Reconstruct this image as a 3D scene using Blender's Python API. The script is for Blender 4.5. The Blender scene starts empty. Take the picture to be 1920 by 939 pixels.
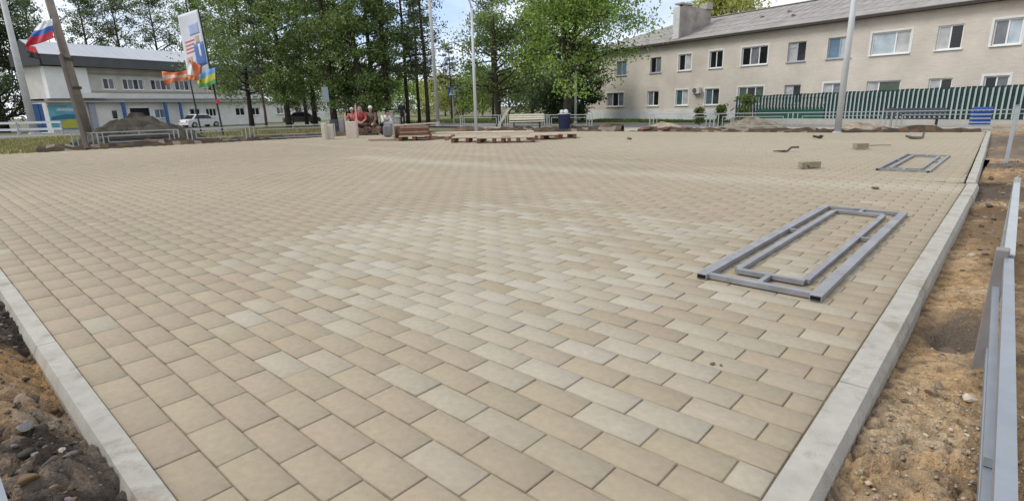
import bpy, bmesh, math, random
import numpy as np
from mathutils import Vector, Matrix, Euler

# ------------------------------------------------------------------ camera, sky, sun, exposure
SC = bpy.context.scene
COL = SC.collection
FPX, CX, CY = 1031.1, 960.0, 469.5
CAM = np.array([2.34124, -0.36885, 1.18673])
RM = np.array([[0.7411982, 0.67090517, -0.02261575],
               [0.15476116, -0.20356458, -0.96675253],
               [-0.65320304, 0.71305519, -0.25471176]])
cd = bpy.data.cameras.new('camera'); cam = bpy.data.objects.new('camera', cd); COL.objects.link(cam)
cd.sensor_fit = 'HORIZONTAL'; cd.sensor_width = 36.0; cd.lens = 36.0 * FPX / 1920.0
cd.clip_start = 0.05; cd.clip_end = 2000
cam.matrix_world = Matrix(((RM[0][0], -RM[1][0], -RM[2][0], CAM[0]),
                           (RM[0][1], -RM[1][1], -RM[2][1], CAM[1]),
                           (RM[0][2], -RM[1][2], -RM[2][2], CAM[2]), (0, 0, 0, 1)))
SC.camera = cam
SC.view_settings.view_transform = 'Standard'; SC.view_settings.look = 'None'
SC.view_settings.exposure = 0.25; SC.view_settings.gamma = 1.0
SUN_AZ = Vector((-0.72, -0.70, 0)); SUN_EL = math.radians(47)
sd = SUN_AZ.normalized() * math.cos(SUN_EL) + Vector((0, 0, math.sin(SUN_EL)))
sl = bpy.data.lights.new('sun', 'SUN'); sl.energy = 1.9; sl.angle = math.radians(24); sl.color = (1.0, 0.955, 0.89)
so = bpy.data.objects.new('sun', sl); COL.objects.link(so)
so.rotation_euler = sd.to_track_quat('Z', 'Y').to_euler()
W = bpy.data.worlds.new('World'); SC.world = W; W.use_nodes = True
wn = W.node_tree; wn.nodes.clear()
wo = wn.nodes.new('ShaderNodeOutputWorld'); bg = wn.nodes.new('ShaderNodeBackground')
sky = wn.nodes.new('ShaderNodeTexSky'); sky.sky_type = 'NISHITA'; sky.sun_disc = False
sky.sun_elevation = SUN_EL; sky.sun_rotation = math.atan2(sd.x, sd.y)
sky.air_density = 1.0; sky.dust_density = 1.0; sky.ozone_density = 2.0
tc = wn.nodes.new('ShaderNodeTexCoord'); mp = wn.nodes.new('ShaderNodeMapping'); mp.inputs['Scale'].default_value = (1.0, 1.0, 2.6)
nz = wn.nodes.new('ShaderNodeTexNoise'); nz.inputs['Scale'].default_value = 2.3; nz.inputs['Detail'].default_value = 7; nz.inputs['Roughness'].default_value = .58
rp = wn.nodes.new('ShaderNodeValToRGB'); rp.color_ramp.elements[0].position = .36; rp.color_ramp.elements[1].position = .54
nz2 = wn.nodes.new('ShaderNodeTexNoise'); nz2.inputs['Scale'].default_value = 4.2; nz2.inputs['Detail'].default_value = 5
rp2 = wn.nodes.new('ShaderNodeValToRGB')
rp2.color_ramp.elements[0].position = .3; rp2.color_ramp.elements[0].color = (5.2, 5.7, 6.5, 1)
rp2.color_ramp.elements[1].position = .7; rp2.color_ramp.elements[1].color = (9.4, 9.5, 9.6, 1)
boost = wn.nodes.new('ShaderNodeMixRGB'); boost.blend_type = 'MIX'; boost.inputs[0].default_value = .6; boost.inputs[2].default_value = (4.3, 5.5, 7.8, 1)
mx = wn.nodes.new('ShaderNodeMixRGB')
L_ = wn.links.new
L_(tc.outputs['Generated'], mp.inputs[0]); L_(mp.outputs[0], nz.inputs['Vector']); L_(mp.outputs[0], nz2.inputs['Vector'])
L_(nz.outputs['Fac'], rp.inputs[0]); L_(nz2.outputs['Fac'], rp2.inputs[0])
L_(sky.outputs[0], boost.inputs[1]); L_(rp.outputs[0], mx.inputs[0]); L_(boost.outputs[0], mx.inputs[1]); L_(rp2.outputs[0], mx.inputs[2])
L_(mx.outputs[0], bg.inputs['Color']); bg.inputs['Strength'].default_value = 0.135; L_(bg.outputs[0], wo.inputs[0])

# ------------------------------------------------------------------ placing helpers
GZ = -0.10                                                     # level of the soil around the paved square
def ray(px, py): return np.array([(px - CX) / FPX, (py - CY) / FPX, 1.0]) @ RM
def gp(px, py, z=0.0):
    d = ray(px, py); P = CAM + (z - CAM[2]) / d[2] * d; return Vector(P)
def dp(px, py, depth): return Vector(CAM + depth * ray(px, py))
def base(px, depth, z=GZ, py=216):
    p = dp(px, py, depth); return Vector((p.x, p.y, z))
rnd = random.Random(7)
def R(a): return math.radians(a)

# ------------------------------------------------------------------ materials
MATS = {}
def mat(name, col, rough=.7, var=.15, scale=8., metal=0., bump=0., bscale=60., spec=.3, col2=None, detail=5):
    if name in MATS: return MATS[name]
    m = bpy.data.materials.new(name); m.use_nodes = True; nt = m.node_tree; b = nt.nodes['Principled BSDF']
    b.inputs['Roughness'].default_value = rough; b.inputs['Metallic'].default_value = metal
    b.inputs['Specular IOR Level'].default_value = spec
    t = nt.nodes.new('ShaderNodeTexCoord'); n = nt.nodes.new('ShaderNodeTexNoise')
    n.inputs['Scale'].default_value = scale; n.inputs['Detail'].default_value = detail; n.inputs['Roughness'].default_value = .6
    nt.links.new(t.outputs['Object'], n.inputs['Vector'])
    r = nt.nodes.new('ShaderNodeValToRGB'); r.color_ramp.elements[0].position = .3; r.color_ramp.elements[1].position = .7
    c2 = col2 or tuple(c * (1 + var) for c in col); c1 = col if col2 else tuple(c * (1 - var) for c in col)
    r.color_ramp.elements[0].color = (*c1, 1); r.color_ramp.elements[1].color = (*c2, 1)
    nt.links.new(n.outputs['Fac'], r.inputs[0]); nt.links.new(r.outputs[0], b.inputs['Base Color'])
    if bump:
        n2 = nt.nodes.new('ShaderNodeTexNoise'); n2.inputs['Scale'].default_value = bscale; n2.inputs['Detail'].default_value = 6
        nt.links.new(t.outputs['Object'], n2.inputs['Vector'])
        bp = nt.nodes.new('ShaderNodeBump'); bp.inputs['Strength'].default_value = bump; bp.inputs['Distance'].default_value = .01
        nt.links.new(n2.outputs['Fac'], bp.inputs['Height']); nt.links.new(bp.outputs[0], b.inputs['Normal'])
    MATS[name] = m; return m
def attr_mat(name, rough=.85, noise=.12, nscale=40., bump=.15, bscale=160., transl=0., spec=.2):
    m = bpy.data.materials.new(name); m.use_nodes = True; nt = m.node_tree; b = nt.nodes['Principled BSDF']
    b.inputs['Roughness'].default_value = rough; b.inputs['Specular IOR Level'].default_value = spec
    a = nt.nodes.new('ShaderNodeAttribute'); a.attribute_name = 'Col'
    out = a.outputs['Color']
    t = nt.nodes.new('ShaderNodeTexCoord')
    if noise:
        n = nt.nodes.new('ShaderNodeTexNoise'); n.inputs['Scale'].default_value = nscale; n.inputs['Detail'].default_value = 6
        n.inputs['Roughness'].default_value = .65
        nt.links.new(t.outputs['Object'], n.inputs['Vector'])
        r = nt.nodes.new('ShaderNodeMapRange'); r.inputs[1].default_value = .25; r.inputs[2].default_value = .75
        r.inputs[3].default_value = 1 - noise; r.inputs[4].default_value = 1 + noise
        nt.links.new(n.outputs['Fac'], r.inputs[0])
        x = nt.nodes.new('ShaderNodeMixRGB'); x.blend_type = 'MULTIPLY'; x.inputs[0].default_value = 1
        nt.links.new(out, x.inputs[1]); nt.links.new(r.outputs[0], x.inputs[2]); out = x.outputs[0]
    nt.links.new(out, b.inputs['Base Color'])
    if bump:
        n2 = nt.nodes.new('ShaderNodeTexNoise'); n2.inputs['Scale'].default_value = bscale; n2.inputs['Detail'].default_value = 5
        nt.links.new(t.outputs['Object'], n2.inputs['Vector'])
        bp = nt.nodes.new('ShaderNodeBump'); bp.inputs['Strength'].default_value = bump; bp.inputs['Distance'].default_value = .006
        nt.links.new(n2.outputs['Fac'], bp.inputs['Height']); nt.links.new(bp.outputs[0], b.inputs['Normal'])
    if transl:
        tr = nt.nodes.new('ShaderNodeBsdfTranslucent'); nt.links.new(out, tr.inputs['Color'])
        ms = nt.nodes.new('ShaderNodeMixShader'); ms.inputs[0].default_value = transl
        nt.links.new(b.outputs[0], ms.inputs[1]); nt.links.new(tr.outputs[0], ms.inputs[2])
        nt.links.new(ms.outputs[0], nt.nodes['Material Output'].inputs['Surface'])
    MATS[name] = m; return m

# ------------------------------------------------------------------ object helpers
def tag(o, label=None, cat=None, group=None, kind=None):
    if label: o['label'] = label
    if cat: o['category'] = cat
    if group: o['group'] = group
    if kind: o['kind'] = kind
    return o
def thing(name, label, cat, loc=(0, 0, 0), rz=0., group=None):
    o = bpy.data.objects.new(name, None); COL.objects.link(o); o.empty_display_size = .2
    o.location = loc; o.rotation_euler = (0, 0, rz); return tag(o, label, cat, group)
def link(name, me, m=None, parent=None, smooth=False):
    if m:
        for q in (m if isinstance(m, (list, tuple)) else [m]): me.materials.append(q)
    if smooth: me.polygons.foreach_set('use_smooth', [True] * len(me.polygons))
    o = bpy.data.objects.new(name, me); COL.objects.link(o)
    if parent: o.parent = parent
    return o
class MB:
    """collects shapes; build() links them as ONE mesh object"""
    def __init__(s): s.v = []; s.f = []; s.mi = []; s.m = 0
    def add(s, vs, fs):
        o = len(s.v); s.v += [tuple(v) for v in vs]
        s.f += [tuple(i + o for i in f) for f in fs]; s.mi += [s.m] * len(fs); return s
    def hexa(s, P): return s.add(P, [(0, 3, 2, 1), (4, 5, 6, 7), (0, 1, 5, 4), (1, 2, 6, 5), (2, 3, 7, 6), (3, 0, 4, 7)])
    def box(s, c, d, rot=None, bev=0.):
        hx, hy, hz = d[0] / 2, d[1] / 2, d[2] / 2
        if bev > 0:
            b = min(bev, hx * .9, hy * .9, hz * .9); bm = bmesh.new(); bmesh.ops.create_cube(bm, size=1)
            for v in bm.verts: v.co = Vector((v.co.x * d[0], v.co.y * d[1], v.co.z * d[2]))
            bmesh.ops.bevel(bm, geom=list(bm.edges), offset=b, segments=1, affect='EDGES')
            bm.verts.index_update(); P = [v.co.copy() for v in bm.verts]; F = [tuple(v.index for v in f.verts) for f in bm.faces]; bm.free()
        else:
            P = [Vector(p) for p in ((-hx, -hy, -hz), (hx, -hy, -hz), (hx, hy, -hz), (-hx, hy, -hz), (-hx, -hy, hz), (hx, -hy, hz), (hx, hy, hz), (-hx, hy, hz))]
            F = [(0, 3, 2, 1), (4, 5, 6, 7), (0, 1, 5, 4), (1, 2, 6, 5), (2, 3, 7, 6), (3, 0, 4, 7)]
        M = rot.to_matrix() if isinstance(rot, Euler) else (rot or Matrix.Identity(3)); c = Vector(c)
        return s.add([M @ p + c for p in P], F)
    def bar(s, a, b, w, h, up=(0, 0, 1)):
        a, b = Vector(a), Vector(b); d = b - a; l = d.length; d.normalize()
        u = Vector(up); x = d.cross(u)
        if x.length < 1e-4: x = d.cross(Vector((1, 0, 0)))
        x.normalize(); z = x.cross(d)
        P = []
        for t in (a, b):
            for sx, sz in ((-1, -1), (1, -1), (1, 1), (-1, 1)): P.append(t + x * (sx * w / 2) + z * (sz * h / 2))
        return s.hexa(P)
    def tube(s, pts, rs, n=8, cap=True):
        pts = [Vector(p) for p in pts]
        if not isinstance(rs, (list, tuple)): rs = [rs] * len(pts)
        vs = []; fs = []; ref = None
        for i, p in enumerate(pts):
            d = (pts[min(i + 1, len(pts) - 1)] - pts[max(i - 1, 0)]).normalized()
            if ref is None: ref = Vector((0, 0, 1)) if abs(d.z) < .9 else Vector((1, 0, 0))
            x = d.cross(ref).normalized(); y = d.cross(x).normalized(); ref = y.cross(d) * 1.0 if False else ref
            for k in range(n):
                a = 2 * math.pi * k / n; vs.append(p + (x * math.cos(a) + y * math.sin(a)) * rs[i])
        for i in range(len(pts) - 1):
            for k in range(n):
                k2 = (k + 1) % n; fs.append((i * n + k, i * n + k2, (i + 1) * n + k2, (i + 1) * n + k))
        if cap: fs.append(tuple(range(n))[::-1]); fs.append(tuple((len(pts) - 1) * n + k for k in range(n)))
        return s.add(vs, fs)
    def ell(s, c, r, n=10, m=7, rot=None):
        vs = []; fs = []; c = Vector(c); M = rot or Matrix.Identity(3)
        for i in range(m + 1):
            th = math.pi * i / m
            for k in range(n):
                a = 2 * math.pi * k / n
                vs.append(c + M @ Vector((r[0] * math.sin(th) * math.cos(a), r[1] * math.sin(th) * math.sin(a), r[2] * math.cos(th))))
        for i in range(m):
            for k in range(n):
                k2 = (k + 1) % n; fs.append((i * n + k, (i + 1) * n + k, (i + 1) * n + k2, i * n + k2))
        return s.add(vs, fs)
    def prism(s, poly, lo, hi, fn=None):
        """polygon of 2-D points pushed from lo to hi; fn maps (a,b,h) to a point"""
        fn = fn or (lambda a, b, h: (a, b, h)); n = len(poly)
        vs = [fn(a, b, lo) for a, b in poly] + [fn(a, b, hi) for a, b in poly]
        fs = [tuple(range(n))[::-1], tuple(range(n, 2 * n))] + [(i, (i + 1) % n, n + (i + 1) % n, n + i) for i in range(n)]
        return s.add(vs, fs)
    def build(s, name, m=None, parent=None, smooth=False):
        me = bpy.data.meshes.new(name); me.from_pydata(s.v, [], s.f)
        o = link(name, me, m, parent, smooth)
        if any(s.mi): me.polygons.foreach_set('material_index', s.mi)
        bm = bmesh.new(); bm.from_mesh(me); bmesh.ops.recalc_face_normals(bm, faces=bm.faces); bm.to_mesh(me); bm.free()
        return o
def np_mesh(name, V, F, cols=None, m=None, parent=None, smooth=False):
    """V (n,3), F (k,4) or (k,3) arrays; cols (k,3) one colour per face"""
    me = bpy.data.meshes.new(name); V = np.asarray(V, np.float32); F = np.asarray(F, np.int32); k, w = F.shape
    me.vertices.add(len(V)); me.vertices.foreach_set('co', V.ravel())
    me.loops.add(k * w); me.loops.foreach_set('vertex_index', F.ravel())
    me.polygons.add(k); me.polygons.foreach_set('loop_start', np.arange(0, k * w, w, dtype=np.int32))
    me.update(calc_edges=True)
    if cols is not None:
        ca = me.color_attributes.new('Col', 'FLOAT_COLOR', 'CORNER')
        c = np.ones((k, w, 4), np.float32); c[:, :, :3] = np.asarray(cols, np.float32)[:, None, :]
        ca.data.foreach_set('color', c.ravel())
    return link(name, me, m, parent, smooth)
def copy_tree(o, parent=None):
    c = o.copy(); COL.objects.link(c); c.parent = parent
    for ch in list(o.children): copy_tree(ch, c)
    return c
# value noise on arrays
_NR = np.random.RandomState(3); _LAT = _NR.rand(64, 64).astype(np.float32)
def vnoise(x, y):
    xi = np.floor(x).astype(int); yi = np.floor(y).astype(int); fx = x - xi; fy = y - yi
    fx = fx * fx * (3 - 2 * fx); fy = fy * fy * (3 - 2 * fy)
    g = lambda a, b: _LAT[a % 64, b % 64]
    return (g(xi, yi) * (1 - fx) + g(xi + 1, yi) * fx) * (1 - fy) + (g(xi, yi + 1) * (1 - fx) + g(xi + 1, yi + 1) * fx) * fy
def fbm(x, y, oct=4, gain=.5):
    a = 1.; t = 0.; n = 0.
    for i in range(oct): t = t + a * vnoise(x * 2 ** i + 17.3 * i, y * 2 ** i + 9.1 * i); n += a; a *= gain
    return t / n
def lumps(x, y, scale, seed):
    """rounded clods: distance to jittered cell points"""
    x = x * scale; y = y * scale; best = np.full(x.shape, 9.)
    xi = np.floor(x).astype(int); yi = np.floor(y).astype(int)
    for dx in (-1, 0, 1):
        for dy in (-1, 0, 1):
            a, b = xi + dx, yi + dy; jx = a + _LAT[(a * 7 + seed) % 64, (b * 3) % 64]; jy = b + _LAT[(a * 5) % 64, (b * 11 + seed) % 64]
            best = np.minimum(best, (x - jx) ** 2 + (y - jy) ** 2)
    return np.clip(1 - best / .5, 0, 1) ** .5

# ------------------------------------------------------------------ SETTING: ground, paving, kerbs, soil
def inpoly(x, y, poly):
    c = np.zeros(np.shape(x), bool); n = len(poly); j = n - 1
    for i in range(n):
        xi, yi = poly[i]; xj, yj = poly[j]
        k = ((yi > y) != (yj > y)) & (x < (xj - xi) * (y - yi) / (yj - yi + 1e-12) + xi); c ^= k; j = i
    return c
SQUARE = [(-22.75, 0), (1.93, 0), (1.90, 9.40), (1.86, 9.45), (1.50, 23.4), (-2.7, 21.9), (-8, 20.95), (-12, 20.3), (-16, 17.7), (-20.9, 13.5)]
# far terrain: one sheet to the horizon
gm = mat('dry_ground', (.15, .125, .085), .95, scale=.5, col2=(.10, .115, .05), bump=.5, bscale=6)
o = MB().add([(-600, -300, GZ - .12), (500, -300, GZ - .12), (500, 900, GZ - .12), (-600, 900, GZ - .12)], [(0, 1, 2, 3)]).build('ground', gm); tag(o, kind='structure')

# sand bed under the pavers, then every paver with its own bevelled top
sandbed = mat('joint_sand', (.235, .19, .13), .95, .25, 30)
o = MB().prism(SQUARE, -.10, -.0085).build('sand_bed', sandbed); tag(o, kind='structure')
NR = np.random.RandomState(11)
PL, PW, GAP = .30, .15, .0066
us = []
for k in range(0, 158):
    off = 0. if k % 2 == 0 else .5
    v0 = k * PW
    n0, n1 = -78, 8
    for n in range(n0, n1): us.append(((n + off) * PL, (n + off + 1) * PL, v0))
us = np.array(us); x0 = us[:, 0] + GAP / 2; x1 = us[:, 1] - GAP / 2; y0 = us[:, 2] + GAP / 2; y1 = us[:, 2] + PW - GAP / 2
xr = np.where(y0 < 9.42, 1.928 - .004 * y0, 1.86 - .0258 * (y0 - 9.45)) - .004
x1 = np.minimum(x1, xr); xm = (x0 + x1) / 2; ym = (y0 + y1) / 2
ok = (x1 - x0 > .03) & inpoly(np.minimum(xm, xr - .06), ym, SQUARE); x0, x1, y0, y1, xm, ym = (a[ok] for a in (x0, x1, y0, y1, xm, ym))
N = len(x0); print('pavers', N)
dz = NR.normal(0, .0011, N) + (fbm(xm * .5, ym * .5) - .5) * .012 + np.where(ym > 9.42, .022, 0) * np.clip((xm - .9) / .9, 0, 1)
tx = NR.normal(0, .0025, N); ty = NR.normal(0, .0035, N)
bv = .0034; V = np.zeros((N, 8, 3))
for i, (ax, ay) in enumerate(((0, 0), (1, 0), (1, 1), (0, 1))):
    X = np.where(ax, x1, x0); Y = np.where(ay, y1, y0)
    jx = NR.normal(0, .0007, N); jy = NR.normal(0, .0007, N)
    for lay, z, ins in ((0, -.02, 0), (4, 0, 0)):
        pass
    V[:, i, 0] = X + jx; V[:, i, 1] = Y + jy; V[:, i, 2] = dz - bv + (X - xm) * tx + (Y - ym) * ty
    V[:, i + 4, 0] = X + jx + (bv if ax == 0 else -bv); V[:, i + 4, 1] = Y + jy + (bv if ay == 0 else -bv); V[:, i + 4, 2] = dz + (X - xm) * tx + (Y - ym) * ty
VB = V[:, :4].copy(); VB[:, :, 2] -= .022
V = np.concatenate([V, VB], 1)                                # 0-3 rim, 4-7 top, 8-11 foot
fl = [(4, 5, 6, 7)]
for i in range(4):
    j = (i + 1) % 4; fl += [(i, j, j + 4, i + 4), (i + 8, j + 8, j, i)]
fl = np.array(fl); F = (np.arange(N)[:, None, None] * 12 + fl[None]).reshape(-1, 4)
# two batches of stone: tan ones and paler grey ones laid mixed in a wedge across the middle
tanc = np.array([.302, .250, .176]); grey = np.array([.368, .336, .270]); pink = np.array([.302, .245, .176]); olive = np.array([.296, .250, .174])
wedge = [(-2.6, 1.35), (-.9, 1.15), (.0, 1.0), (.6, .75), (1.75, 1.0), (1.85, 3.0), (1.5, 4.4), (.2, 5.2), (-2.0, 5.4), (-2.9, 4.3), (-2.9, 2.4)]
inw = inpoly(xm + NR.normal(0, .2, N), ym + NR.normal(0, .2, N), wedge)
core = inpoly(xm + NR.normal(0, .1, N), ym + NR.normal(0, .1, N), [(-2.5, 1.5), (-1.1, 1.35), (-.3, 1.25), (.6, 2.4), (.4, 3.4), (-1.2, 4.3), (-2.4, 4.2), (-2.7, 2.6)])
pg = np.where(core, .85, np.where(inw, .70, .008))
isg = NR.rand(N) < pg
t = NR.rand(N); c = np.where((t < .62)[:, None], tanc, np.where((t < .8)[:, None], pink, olive))
gs = np.clip(np.where(core, NR.normal(.55, .22, N), NR.normal(.36, .18, N)), .05, .9)[:, None]
c = np.where(isg[:, None], c * (1 - gs) + grey * gs, c)
c = c * (1 + NR.normal(0, .022, N))[:, None]
big = fbm(xm * .22 + 5, ym * .22) - .5
c = c * (1 + big * .22)[:, None]
# sand brushed over the stones near the middle seam and dust towards the far side
sy = np.where(xm > -9, 8.15 + .1 * (xm + 2.4) + np.where(xm > 0, .12 * xm, 0), 7.6) ; dust = np.exp(-((ym - sy) / .42) ** 2) * (.42 + .5 * fbm(xm * .9, ym * .9)) * (xm > -10.5)
dust = np.maximum(dust, .5 * np.exp(-((ym - 9.6) / .3) ** 2) * fbm(xm, ym))
dust = np.maximum(dust, np.clip((ym - 10) / 10, 0, .35) * (.4 + fbm(xm * .4, ym * .4)))
dust = np.maximum(dust, .55 * np.exp(-((xm + 1.9) / .85) ** 2 - ((ym - 3.0) / .75) ** 2) * (.5 + .8 * fbm(xm * 2.2, ym * 2.2)))
dust = np.clip(dust, 0, .8)[:, None]
c = c * (1 - dust) + np.array([.39, .345, .262]) * dust
pav = attr_mat('concrete_paver', .86, .11, 30., .3, 300.)
o = np_mesh('paving', V.reshape(-1, 3), F, np.repeat(c, 9, 0), pav); tag(o, kind='structure')
# kerbs, laid as separate stones with open joints
kerb_m = mat('kerb_concrete', (.325, .302, .258), .9, .10, 7, bump=.4, bscale=150, col2=(.41, .388, .338), detail=9)
def smear(m, col, scale, lo, hi, strength):
    """dirt of its own shape over a material: sparse noise blotches broken up by fine noise"""
    nt = m.node_tree; b = nt.nodes['Principled BSDF']; src = b.inputs['Base Color'].links[0].from_socket
    t = nt.nodes.new('ShaderNodeTexCoord'); n1 = nt.nodes.new('ShaderNodeTexNoise'); n1.inputs['Scale'].default_value = scale; n1.inputs['Detail'].default_value = 9; n1.inputs['Roughness'].default_value = .72
    nt.links.new(t.outputs['Object'], n1.inputs['Vector']); r = nt.nodes.new('ShaderNodeMapRange'); r.inputs[1].default_value = lo; r.inputs[2].default_value = hi; r.inputs[4].default_value = strength
    nt.links.new(n1.outputs['Fac'], r.inputs[0]); x = nt.nodes.new('ShaderNodeMixRGB'); x.inputs[2].default_value = (*col, 1)
    nt.links.new(r.outputs[0], x.inputs[0]); nt.links.new(src, x.inputs[1]); nt.links.new(x.outputs[0], b.inputs['Base Color'])
smear(kerb_m, (.20, .155, .105), 3.2, .54, .70, .8); smear(kerb_m, (.26, .22, .165), 11, .55, .68, .7)
def kerb(name, a, b, side, joint=1.5, first=.3, top=.012, w=.108, bevel=.022, zb=-.28):
    a, b = Vector(a), Vector(b); d = (b - a); L = d.length; d.normalize(); n = Vector((d.y, -d.x)) * side; mb = MB(); s = 0.; e = first
    while s < L:
        e = min(e, L); j = rnd.uniform(-.004, .004); t = top + rnd.uniform(-.003, .003)
        prof = [(0, zb), (0, t - .003), (.003, t), (w, t), (w + bevel, t - .045), (w + bevel, zb)]
        mb.prism(prof, s + .002, e - .002, lambda u, z, h: (a.x + d.x * h + n.x * (u + j), a.y + d.y * h + n.y * (u + j), z))
        s = e; e += joint
    return tag(mb.build(name, kerb_m), kind='structure')
kerb('kerb_right', (1.932, -.35), (1.905, 9.38), 1, first=1.0)
kerb('kerb_right_far', (1.885, 9.42), (1.51, 23.4), 1, first=1.2, top=.026, w=.10)
kerb('kerb_left', (-22.7, 0), (1.92, 0), 1, first=.35, w=.082)
# dark gap where the two slabs of the square meet at the kerb
# soil -------------------------------------------------------------------
smear(pav, (.25, .205, .135), 1.7, .58, .74, .55); smear(pav, (.43, .39, .31), 2.6, .60, .74, .45)
def colormix(c0, c1, t): return c0[None] * (1 - t[:, None]) + c1[None] * t[:, None]
def soil_grid(name, xs, ys, zf, cf, m):
    X, Y = np.meshgrid(xs, ys); x = X.ravel(); y = Y.ravel(); z = zf(x, y)
    nx, ny = len(xs), len(ys); i = np.arange(nx * ny).reshape(ny, nx)
    F = np.stack([i[:-1, :-1], i[:-1, 1:], i[1:, 1:], i[1:, :-1]], -1).reshape(-1, 4)
    cc = cf(x[F].mean(1), y[F].mean(1), z[F].mean(1))
    return tag(np_mesh(name, np.stack([x, y, z], 1), F, cc, m, smooth=True), kind='structure')
soil_m = attr_mat('loose_soil', .95, .34, 70., 1., 90., spec=.05)
for n_ in soil_m.node_tree.nodes:
    if n_.type == 'BUMP': n_.inputs['Distance'].default_value = .016
SAND = np.array([.355, .235, .125]); DARK = np.array([.060, .048, .038]); BRN = np.array([.17, .115, .068]); GREYS = np.array([.25, .21, .165]); ORG = np.array([.30, .185, .09]); PALE = np.array([.39, .295, .185])
def rz(x, y):
    edge = np.clip((x - 2.06) / .25, 0, 1)
    z = GZ - .035 + .05 * (fbm(x * 2.2, y * 2.2) - .5) + .028 * (fbm(x * 9, y * 9, 4, .6) - .5)
    rough = np.clip(1.4 - np.abs(y - 1.2) / 1.6, 0, 1) + np.clip((y - 8.3) / 1.5, 0, 1) + np.clip((x - 2.55) / .5, 0, 1)
    rough = np.clip(rough, .3, 1)
    z = z + rough * (.034 * lumps(x, y, 9, 5) + .034 * lumps(x, y, 24, 9) * (1 + .6 * (y < 2.3)) + .022 * (fbm(x * 30, y * 30, 3, .7) - .5)) + .05 * np.clip((y - 8.5) / 3, 0, 1) * lumps(x, y, 2.2, 3)
    hole = np.exp(-(((x - 2.23) / .12) ** 2 + ((y - 3.35) / .17) ** 2)); z = z - .11 * hole + .04 * np.exp(-(((x - 2.33) / .10) ** 2 + ((y - 3.62) / .14) ** 2))
    z = z + .05 * np.exp(-(((x - 2.2) / .25) ** 2 + ((y - 7.9) / .4) ** 2)) + .03 * edge
    return z
def rc(x, y, z):
    n = fbm(x * 3, y * 3); n2 = fbm(x * 11 + 3, y * 11, 3)
    c = colormix(SAND, PALE, np.clip((n - .35) * 2, 0, 1)); c = c * (1 - .45 * np.clip((fbm(x * 26 + 4, y * 26, 3, .6) - .5) * 3, -.4, 1))[:, None]
    grav = np.clip(1.5 - np.abs(y - 1.1) / 1.3, 0, 1) * np.clip((n2 - .3) * 2.5, 0, 1); c = c * (1 - .42 * grav[:, None]) + GREYS[None] * .95 * (.42 * grav)[:, None]
    for cx, cy, rx, ry, col, s in ((2.38, 6.6, .36, 1.0, BRN, 1.), (2.2, 9.3, .5, .75, DARK * 1.6, 1.), (2.25, 3.42, .16, .26, DARK * 1.8, 1.1), (2.35, 10.6, .6, .5, BRN * 1.3, .8), (2.3, 12.5, .7, .7, DARK * 2.0, .9), (2.3, 15.5, .8, 1.2, DARK * 2.2, .8), (2.4, 20, 1.2, 4., DARK * 2., .9), (2.35, 7.6, .5, .35, BRN * .8, .9), (2.45, 5.2, .2, .5, BRN, .9), (2.1, 9.95, .2, .25, DARK, .9), (2.62, 2.2, .2, 3., BRN * .9, .85), (3.2, 8, .6, 12, BRN * .8, .9), (2.02, 1.8, .05, 4, DARK * 1.5, .55)):
        k = np.clip(s * 1.6 * np.exp(-(((x - cx) / rx) ** 2 + ((y - cy) / ry) ** 2)) + (n2 - .5) * .9 - .18, 0, 1) ** .8
        k = np.clip(k, 0, .95) * (np.exp(-(((x - cx) / rx) ** 2 + ((y - cy) / ry) ** 2)) > .06)
        c = c * (1 - k[:, None]) + col[None] * k[:, None]
    far = np.clip((y - 10) / 3, 0, 1) * np.clip((n2 - .42) * 3, 0, 1); c = c * (1 - far[:, None] * .6) + (GREYS * .9)[None] * (far * .6)[:, None]
    return c
soil_grid('soil_right', np.arange(2.02, 3.4, .014), np.arange(.55, 5.4, .016), rz, rc, soil_m)
soil_grid('soil_right_middle', np.arange(1.98, 4.4, .03), np.arange(5.36, 14, .03), rz, rc, soil_m)
soil_grid('soil_right_far', np.arange(1.5, 9.5, .12), np.arange(13.9, 32, .12), lambda x, y: rz(x, y) - .02, rc, soil_m)
def lz(x, y):
    h = np.clip((-.125 - y) / .12, 0, 1)
    z = -.10 + .05 * h + .07 * (fbm(x * 2.1 + 3, y * 2.1) - .5) + .05 * (fbm(x * 8, y * 8, 4, .6) - .5) + .055 * lumps(x, y, 7, 2) * h + .038 * lumps(x, y, 16, 8) + .022 * lumps(x, y, 34, 4) + .02 * (fbm(x * 28, y * 28, 3, .7) - .5)
    z = z + .085 * np.exp(-(((x - .22) / .22) ** 2 + ((y + .16) / .14) ** 2)) + .05 * np.exp(-(((x + 2.6) / .9) ** 2 + ((y + .4) / .3) ** 2))
    return z
def lc(x, y, z):
    n2 = fbm(x * 9 + 7, y * 9, 4); n = fbm(x * 3, y * 3)
    c = colormix(DARK * .8, DARK * 2.4, np.clip((n2 - .35) * 2.5, 0, 1))
    for cx, cy, rx, ry, col, s in ((-1.0, -.25, .42, .3, ORG, 1.1), (-.62, -.30, .35, .2, BRN * 1.5, 1.), (-1.4, -.5, .3, .3, ORG, .9), (-.45, -.2, .15, .1, GREYS, .6)):
        k = np.clip(s * 1.7 * np.exp(-(((x - cx) / rx) ** 2 + ((y - cy) / ry) ** 2)) + (n2 - .5) * 1.4 - .25, 0, 1)
        c = c * (1 - k[:, None]) + col[None] * k[:, None]
    return c
soil_grid('soil_left', np.arange(-3.6, .9, .014), np.arange(-1.15, -.095, .014), lz, lc, soil_m)
soil_grid('soil_left_far', np.arange(-24, -3.55, .10), np.arange(-3, -.095, .10), lz, lc, soil_m)
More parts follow.
